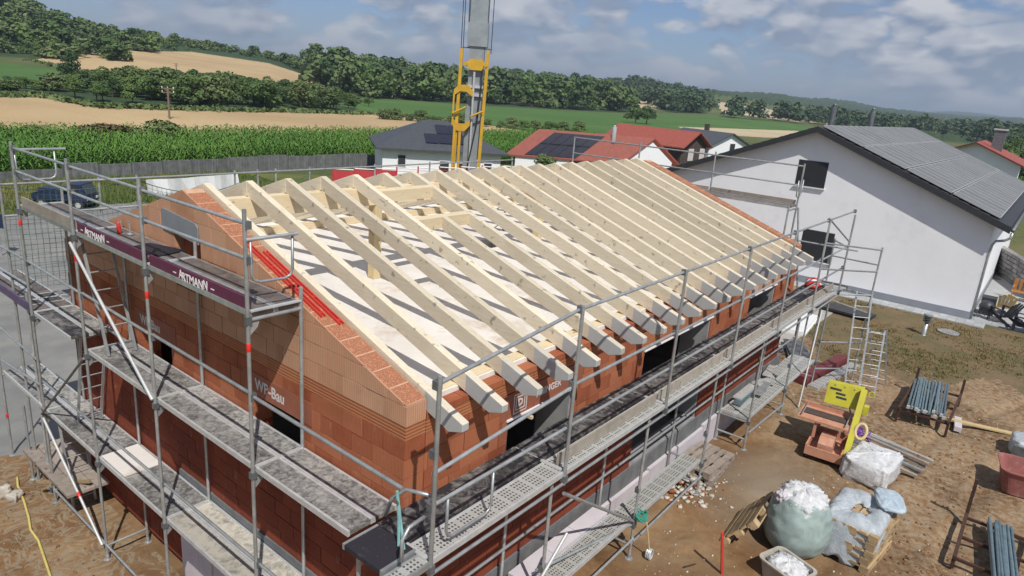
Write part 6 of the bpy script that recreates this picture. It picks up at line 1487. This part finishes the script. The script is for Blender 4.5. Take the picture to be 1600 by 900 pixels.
def plant_tree(x, y, h, w_, v, lab=None, group=None):
    kind, mat, _, _, cm, tm = TV[v]; z = gz(x, y); nm, lb, ct = LAB[v]
    if lab: nm, lb, ct = lab
    t_ = thing(nm, lb, ct, (x, y, z), group); M = Matrix.Translation((x, y, z-.05)) @ Matrix.Rotation(random.random()*6.28, 4, 'Z') @ Matrix.Diagonal((h*w_, h*w_, h, 1))
    link(bpy.data.objects.new('crown', cm), t_, M); link(bpy.data.objects.new('trunk', tm), t_, M)
def scatter(polys, n, dmin, dmax, seed):
    """random ground points whose place in the picture lies in polys, even per image area (so denser when near)"""
    r_ = np.random.default_rng(seed); az = YAW+np.radians(r_.uniform(-44, 44, n*30)); d = np.exp(r_.uniform(math.log(dmin), math.log(dmax), n*30))
    x = CAM[0]+d*np.cos(az); y = CAM[1]+d*np.sin(az); px, py, pz = project(np.stack([x, y, ground(x, y)], -1)); k = np.zeros(len(x), bool)
    for p_ in polys: k |= inpoly(px, py, p_)
    k &= pz > 1; i = np.flatnonzero(k)[:n]; return x[i], y[i], d[i], px[i]
# scrub belt between the two wheat fields: individual trees
belt = [[(110, 118), (200, 120), (330, 124), (420, 131), (500, 148), (590, 164), (560, 171), (480, 173), (380, 170), (300, 167), (200, 163), (150, 158), (112, 150)], [(-60, 138), (70, 132), (105, 138), (60, 146), (-60, 148)]]
X, Y, Dd, Pp = scatter(belt, 200, 110, 280, 1)
for x, y, d in zip(X, Y, Dd):
    v = random.choices([0, 1, 2, 3, 4, 7, 5], [3, 2, .3, 4, 5, 1.5, .2])[0]; bx, by, _z = project([x, y, gz(x, y)])
    h = (float(by)-float(np.interp(bx, [-50, 70, 105, 200, 330, 400, 500, 590], [122, 122, 114, 108, 112, 120, 132, 155])))*d/FPX*random.uniform(.5, 1.0); h = min(9, max(1.8, h))
    plant_tree(x, y, h, random.uniform(.9, 1.35) if h > 3 else 1.6, v, group='trees and bushes of the scrub belt')
for px_, py_, d, h, v, lb in ((110, 132, 168, 5.4, 2, ('poplar', 'single tall dark tree left of the field hut', 'tree')), (118, 158, 134, 3.6, 0, ('apple_tree', 'small round orchard tree at the wheat edge', 'tree')), (152, 162, 132, 3.4, 0, ('apple_tree', 'small round orchard tree at the wheat edge', 'tree')), (208, 163, 134, 3.8, 4, ('apple_tree', 'small round orchard tree at the wheat edge', 'tree'))):
    p_ = at(px_, py_, d); plant_tree(p_[0], p_[1], h, 1.25 if v == 0 else 1, v, lb, 'orchard trees at the wheat edge' if 'orchard' in lb[1] else None)
for px_, v in ((993, 4), (1010, 1)):
    p_ = at(px_, 193, 240); plant_tree(p_[0], p_[1], 6.0, 1.3, v, ('field_tree', 'lone dark round tree in the middle of the green field', 'tree'), 'pair of lone trees in the green field')
# hedge behind the maize
for k in range(34):
    px_ = -20+k*10+random.uniform(-3, 3); p_ = at(px_, 212, 78); plant_tree(p_[0], p_[1], random.uniform(1.6, 2.3)+(.9 if k in (17, 21, 26) else 0), 1.7, random.choice([3, 4, 4, 6]), group='bushes of the hedge behind the maize', lab=('hedge_bush', 'bush in the dark hedge between maize and near wheat', 'bush'))
for k in range(16):
    px_ = 600+k*20; p_ = at(px_, 184+.075*(px_-600), 150); plant_tree(p_[0], p_[1], random.uniform(1.5, 2.6), 1.5, random.choice([3, 4]), group='low bushes along the green field edge', lab=('hedge_bush', 'low bush along the edge of the far green field', 'bush'))
# rough grass margins of the wheat fields
r_ = np.random.default_rng(31); MP = []
for pl_, n_ in (([(-60, 150), (60, 150), (150, 167), (300, 172), (500, 176), (620, 180), (735, 193)], 1500), ([(45, 94), (130, 113), (250, 115), (380, 127), (470, 134), (500, 136)], 500)):
    xs_ = r_.uniform(pl_[0][0], pl_[-1][0], n_); ys_ = np.interp(xs_, [p[0] for p in pl_], [p[1] for p in pl_])+r_.normal(size=n_)*.5
    for x_, y_ in zip(xs_, ys_):
        lo, hi = 60., 420.
        for _ in range(24):                                     # walk the sight line down to the ground
            md = (lo+hi)/2; q_ = at(x_, y_, md)
            if q_[2] > gz(q_[0], q_[1]): lo = md
            else: hi = md
        MP.append((*at(x_, y_, lo)[:2], 0))
MP = np.array(MP); MP[:, 0] += r_.normal(size=len(MP))*.8; MP[:, 1] += r_.normal(size=len(MP))*.8; MP = np.repeat(MP, 3, 0)+r_.normal(size=(len(MP)*3, 3))*.35; MP[:, 2] = ground(MP[:, 0], MP[:, 1])+.15+.3*r_.random(len(MP))
V_, F_ = quads_from(MP, .16+.28*r_.random(len(MP))**2, np.tile(np.array([[0, 0, .6]]), (len(MP), 1)), r_)
tag(link(bpy.data.objects.new('field_margin', npmesh('field_margin', V_, F_, 'leaf_bush')), None, Matrix.Identity(4)), 'rough grassy margin along the wheat field edges', 'grass', kind='stuff')
# trees near the street houses
for px_, py_, d, h, v, lb in ((848, 262, 55, 3.4, 7, 'young light green tree beside the pale bungalow'), ):
    p_ = at(px_, py_, d); plant_tree(p_[0], p_[1], h, .8, v, ('garden_tree', lb, 'tree'))
for k in range(26):
    px_ = random.uniform(1555, 1760); d = random.uniform(90, 260); p_ = at(px_, 235, d); plant_tree(p_[0], p_[1], random.uniform(4, 7.5), 1.1, random.choice([0, 1, 4]), group='trees in the valley gardens', lab=('valley_tree', 'dark leafy tree among the valley gardens beyond the solar roof', 'tree'))
# woods: uncountable mass
def woods(name, label, X, Y, H, Wd, variants, n, seed):
    r_ = np.random.default_rng(seed); by = {}
    TT = {v: crown(90+v, TV[v][0], n) for v in variants}
    for x, y, h, w_ in zip(X, Y, H, Wd):
        v = variants[r_.integers(len(variants))]; V_, F_ = TT[v]; a = r_.random()*6.28; c_, s_ = math.cos(a), math.sin(a)
        Q = np.stack([(V_[:, 0]*c_-V_[:, 1]*s_)*h*w_+x, (V_[:, 0]*s_+V_[:, 1]*c_)*h*w_+y, V_[:, 2]*h], -1)
        by.setdefault(TV[v][1] if name != 'far_wood' else 'leaf_far', []).append((Q, F_, (x, y)))
    for mat, L_ in by.items():
        Vs, Fs, k = [], [], 0
        zz = ground(np.array([q[2][0] for q in L_]), np.array([q[2][1] for q in L_]))
        for (Q, F_, _), z in zip(L_, zz): Q = Q.copy(); Q[:, 2] += z-.2; Vs.append(Q); Fs.append(F_+k); k += len(Q)
        tag(link(bpy.data.objects.new(name, npmesh(name, np.concatenate(Vs), np.concatenate(Fs), mat)), None, Matrix.Identity(4)), label, 'woods', kind='stuff')
hill = [[(-200, 105), (-30, 88), (60, 90), (190, 96), (185, 84), (300, 80), (420, 96), (505, 124), (420, 70), (200, 46), (60, 10), (-200, -10)]]
X, Y, Dd, _ = scatter(hill, 1100, 200, 520, 2); r_ = np.random.default_rng(2); kk = np.sin(X*.045)*np.sin(Y*.05+1)+.5*np.sin(X*.11+Y*.07)+r_.normal(size=len(X))*.3 > -.35; X, Y = X[kk], Y[kk]
ex = np.array([at(px_, 16+.12*px_+random.uniform(-4, 6), random.uniform(360, 420))[:2] for px_ in np.linspace(-40, 60, 22)]); X = np.concatenate([X, ex[:, 0]]); Y = np.concatenate([Y, ex[:, 1]])
Hh = 1.8+5.0*r_.random(len(X))**2.0; Hh[-22:] = 5+4*r_.random(22)
woods('hillside_wood', 'mixed scrub and trees covering the left hillside', X, Y, Hh, 1.0+.7*r_.random(len(X)), [0, 1, 3, 4, 7], 300, 3)
wood2 = [[(500, 135), (560, 152), (760, 164), (960, 175), (1010, 175), (965, 160), (935, 143), (860, 128), (760, 122), (600, 112), (510, 106), (480, 112)]]
X, Y, Dd, _ = scatter(wood2, 900, 240, 680, 4); r_ = np.random.default_rng(4)
woods('valley_wood', 'dark broadleaf wood behind the crane', X, Y, 4.5+10*r_.random(len(X))**1.6, .8+.6*r_.random(len(X)), [0, 1, 2, 5, 7, 0, 3], 400, 5)
wood3 = [[(985, 152), (1060, 143), (1120, 170), (1105, 178), (1045, 176)], [(920, 140), (950, 133), (1120, 135), (1120, 142), (940, 143)], [(1120, 182), (1290, 190), (1290, 196), (1200, 190)]]
X, Y, Dd, _ = scatter(wood3, 200, 330, 900, 6); r_ = np.random.default_rng(6)
woods('far_wood', 'far woodland patches between pale fields', X, Y, 8+5*r_.random(len(X)), 1+.4*r_.random(len(X)), [0, 1, 4], 160, 7)
wood4 = [[(1290, 186), (1600, 208), (1800, 224), (1800, 252), (1600, 236), (1480, 216), (1290, 200)]]
X, Y, Dd, _ = scatter(wood4, 420, 260, 1900, 8); r_ = np.random.default_rng(8)
woods('far_wood', 'far trees dotted over the valley floor', X, Y, 7+6*r_.random(len(X)), 1+.5*r_.random(len(X)), [0, 1, 4], 120, 9)
# far village: a few pale houses in the valley
for k, (px_, py_, d) in enumerate(((1338, 190, 900), (1352, 191, 920), (1366, 193, 950), (1392, 194, 1000), (1508, 204, 1050), (1552, 206, 1000), (1443, 199, 1100), (1470, 200, 1150), (1300, 188, 820), (1422, 197, 980))):
    p_ = at(px_, py_, d); g0 = gz(p_[0], p_[1]); a = random.uniform(0, 3); u = Vector((math.cos(a), math.sin(a), 0)); v = Vector((-u.y, u.x, 0)); c_ = Vector((p_[0], p_[1], 0))
    gable_house('village_house', 'tiny pale house of the distant valley village', c_+u*12, c_, c_+v*9, g0, g0+4.5, g0+8, 'render_white' if k % 3 else 'wall_cream', 'roof_red' if k % 2 else 'roof_grey', .5, 'distant village houses')
# maize: rows of bladed plants
r_ = np.random.default_rng(12); P = []
row = 40.0
while row < 112:
    xs = np.arange(-25, 118, (.24 if row < 60 else .30 if row < 72 else .42)); xs = xs+r_.normal(size=len(xs))*.05; P.append(np.stack([xs, row+r_.normal(size=len(xs))*.06], -1)); row += .75 if row < 75 else 1.0
P = np.concatenate(P); zz = ground(P[:, 0], P[:, 1]); px, py, pz = project(np.stack([P[:, 0], P[:, 1], zz], -1))
k = inpoly(px, py, CORN) & (pz > 1) & (px > -60) & (px < 935)
P = P[k]; zz = zz[k]
def maize(P, zz, r_):
    n = len(P); nl = 7; h = 1.9+.5*r_.random(n); Vs = []
    for j in range(nl):
        a = r_.random(n)*6.28; t = .25+.72*j/(nl-1); b0 = np.stack([P[:, 0], P[:, 1], zz+h*t*.92], -1); dr = np.stack([np.cos(a), np.sin(a), 0*a], -1); sd = np.stack([-np.sin(a), np.cos(a), 0*a], -1)
        ln = (.40+.25*r_.random(n))*(1.1-.5*abs(t-.5)); w_ = .042+.02*r_.random(n); up = np.array([0, 0, 1.])
        m1 = b0+dr*(ln*.5)[:, None]+up*(ln*(.30+.25*r_.random(n)))[:, None]; e1 = b0+dr*ln[:, None]+up*(ln*(-.05+.5*t*r_.random(n)))[:, None]
        W_ = sd*w_[:, None]
        Vs.append(np.stack([b0-W_*.7, b0+W_*.7, m1+W_, m1-W_, e1+W_*.25, e1-W_*.25], 1))
    V_ = np.concatenate(Vs).reshape(-1, 3); m_ = len(V_)//6; o_ = 6*np.arange(m_)[:, None]
    return V_, np.concatenate([o_+np.array([[0, 1, 2, 3]]), o_+np.array([[3, 2, 4, 5]])])
V_, F_ = maize(P, zz, r_)
tag(link(bpy.data.objects.new('maize', npmesh('maize', V_, F_, 'leaf_corn')), None, Matrix.Identity(4)), 'bright green maize crop behind the grey fence', 'maize', kind='stuff')
# grass
def grass(name, label, X, Y, hmin, hmax, mat, blades, seed):
    r_ = np.random.default_rng(seed); X = np.repeat(X, blades)+r_.normal(size=len(X)*blades)*.06; Y = np.repeat(Y, blades)+r_.normal(size=len(Y)*blades)*.06; n = len(X)
    Zg = ground(X, Y); a = r_.random(n)*6.28; h = hmin+(hmax-hmin)*r_.random(n)**2; w_ = .012+.01*r_.random(n); ln = h*(.2+.6*r_.random(n))
    B = np.stack([X, Y, Zg-.01], -1); sd = np.stack([np.cos(a), np.sin(a), 0*a], -1)*w_[:, None]; tp = B+np.stack([-np.sin(a)*ln, np.cos(a)*ln, h], -1)
    V_ = np.stack([B-sd, B+sd, tp], 1).reshape(-1, 3)
    tag(link(bpy.data.objects.new(name, npmesh(name, V_, np.arange(3*n).reshape(-1, 3), mat)), None, Matrix.Identity(4)), label, 'grass', kind='stuff')
r_ = np.random.default_rng(21); X = r_.uniform(17.8, 26, 5200); Y = r_.uniform(-9, 1.0, 5200); k = (np.sin(X*1.3+1)*np.sin(Y*1.6)+.5*np.sin(X*.5+Y*.8)+r_.normal(size=len(X))*.35 > .05) & (X > 18.4+1.2*np.sin(Y*.9))
grass('lawn_grass', 'thin patchy grass growing before the white house', X[k], Y[k], .02, .09, 'grass_dry', 9, 22)
q_ = [onz(x_, y_, -1.3)[:2] for x_, y_ in ((-60, 440), (60, 400), (110, 460), (120, 520), (60, 560), (-60, 560))]
X = r_.uniform(-3, 5, 9000); Y = r_.uniform(13.5, 32, 9000); kk = ~inpoly(X, Y, st)
X, Y = X[kk], Y[kk]; pxx, pyy, _ = project(np.stack([X, Y, 0*X-1.3], -1)); kk = (pyy < 560) & (pyy > 395) & (pxx > -60) & (pxx < 135); grass('verge_grass', 'tall dry grass on the strip beside the street', X[kk], Y[kk], .08, .45, 'grass_verge', 10, 23)
X = r_.uniform(4, 26, 14000); Y = r_.uniform(38, 52, 14000); kk = ~inpoly(X, Y, st) & (r_.random(14000) < .75); grass('rough_grass', 'rough weedy grass between the street and grey fence', X[kk], Y[kk], .1, .6, 'grass_verge', 6, 24)
# ================================================================ summer haze in the valley air
ZTOP = float(V_terrain_top)+8
hz_mb = MB().box(-7000, 7200, -7000, 7200, -30, ZTOP)
hm_ = bpy.data.materials.new('haze'); hm_.use_nodes = True; hn = hm_.node_tree; hn.nodes.clear()
ho = hn.nodes.new('ShaderNodeOutputMaterial'); hv = hn.nodes.new('ShaderNodeVolumePrincipled')
hv.inputs['Color'].default_value = (.72, .85, 1.0, 1); hv.inputs['Density'].default_value = .00026; hv.inputs['Anisotropy'].default_value = .3
hn.links.new(hv.outputs[0], ho.inputs['Volume'])
me = bpy.data.meshes.new('haze'); me.from_pydata(hz_mb.v, [], hz_mb.f); me.materials.append(hm_)
tag(link(bpy.data.objects.new('haze', me), None, Matrix.Identity(4)), kind='stuff')
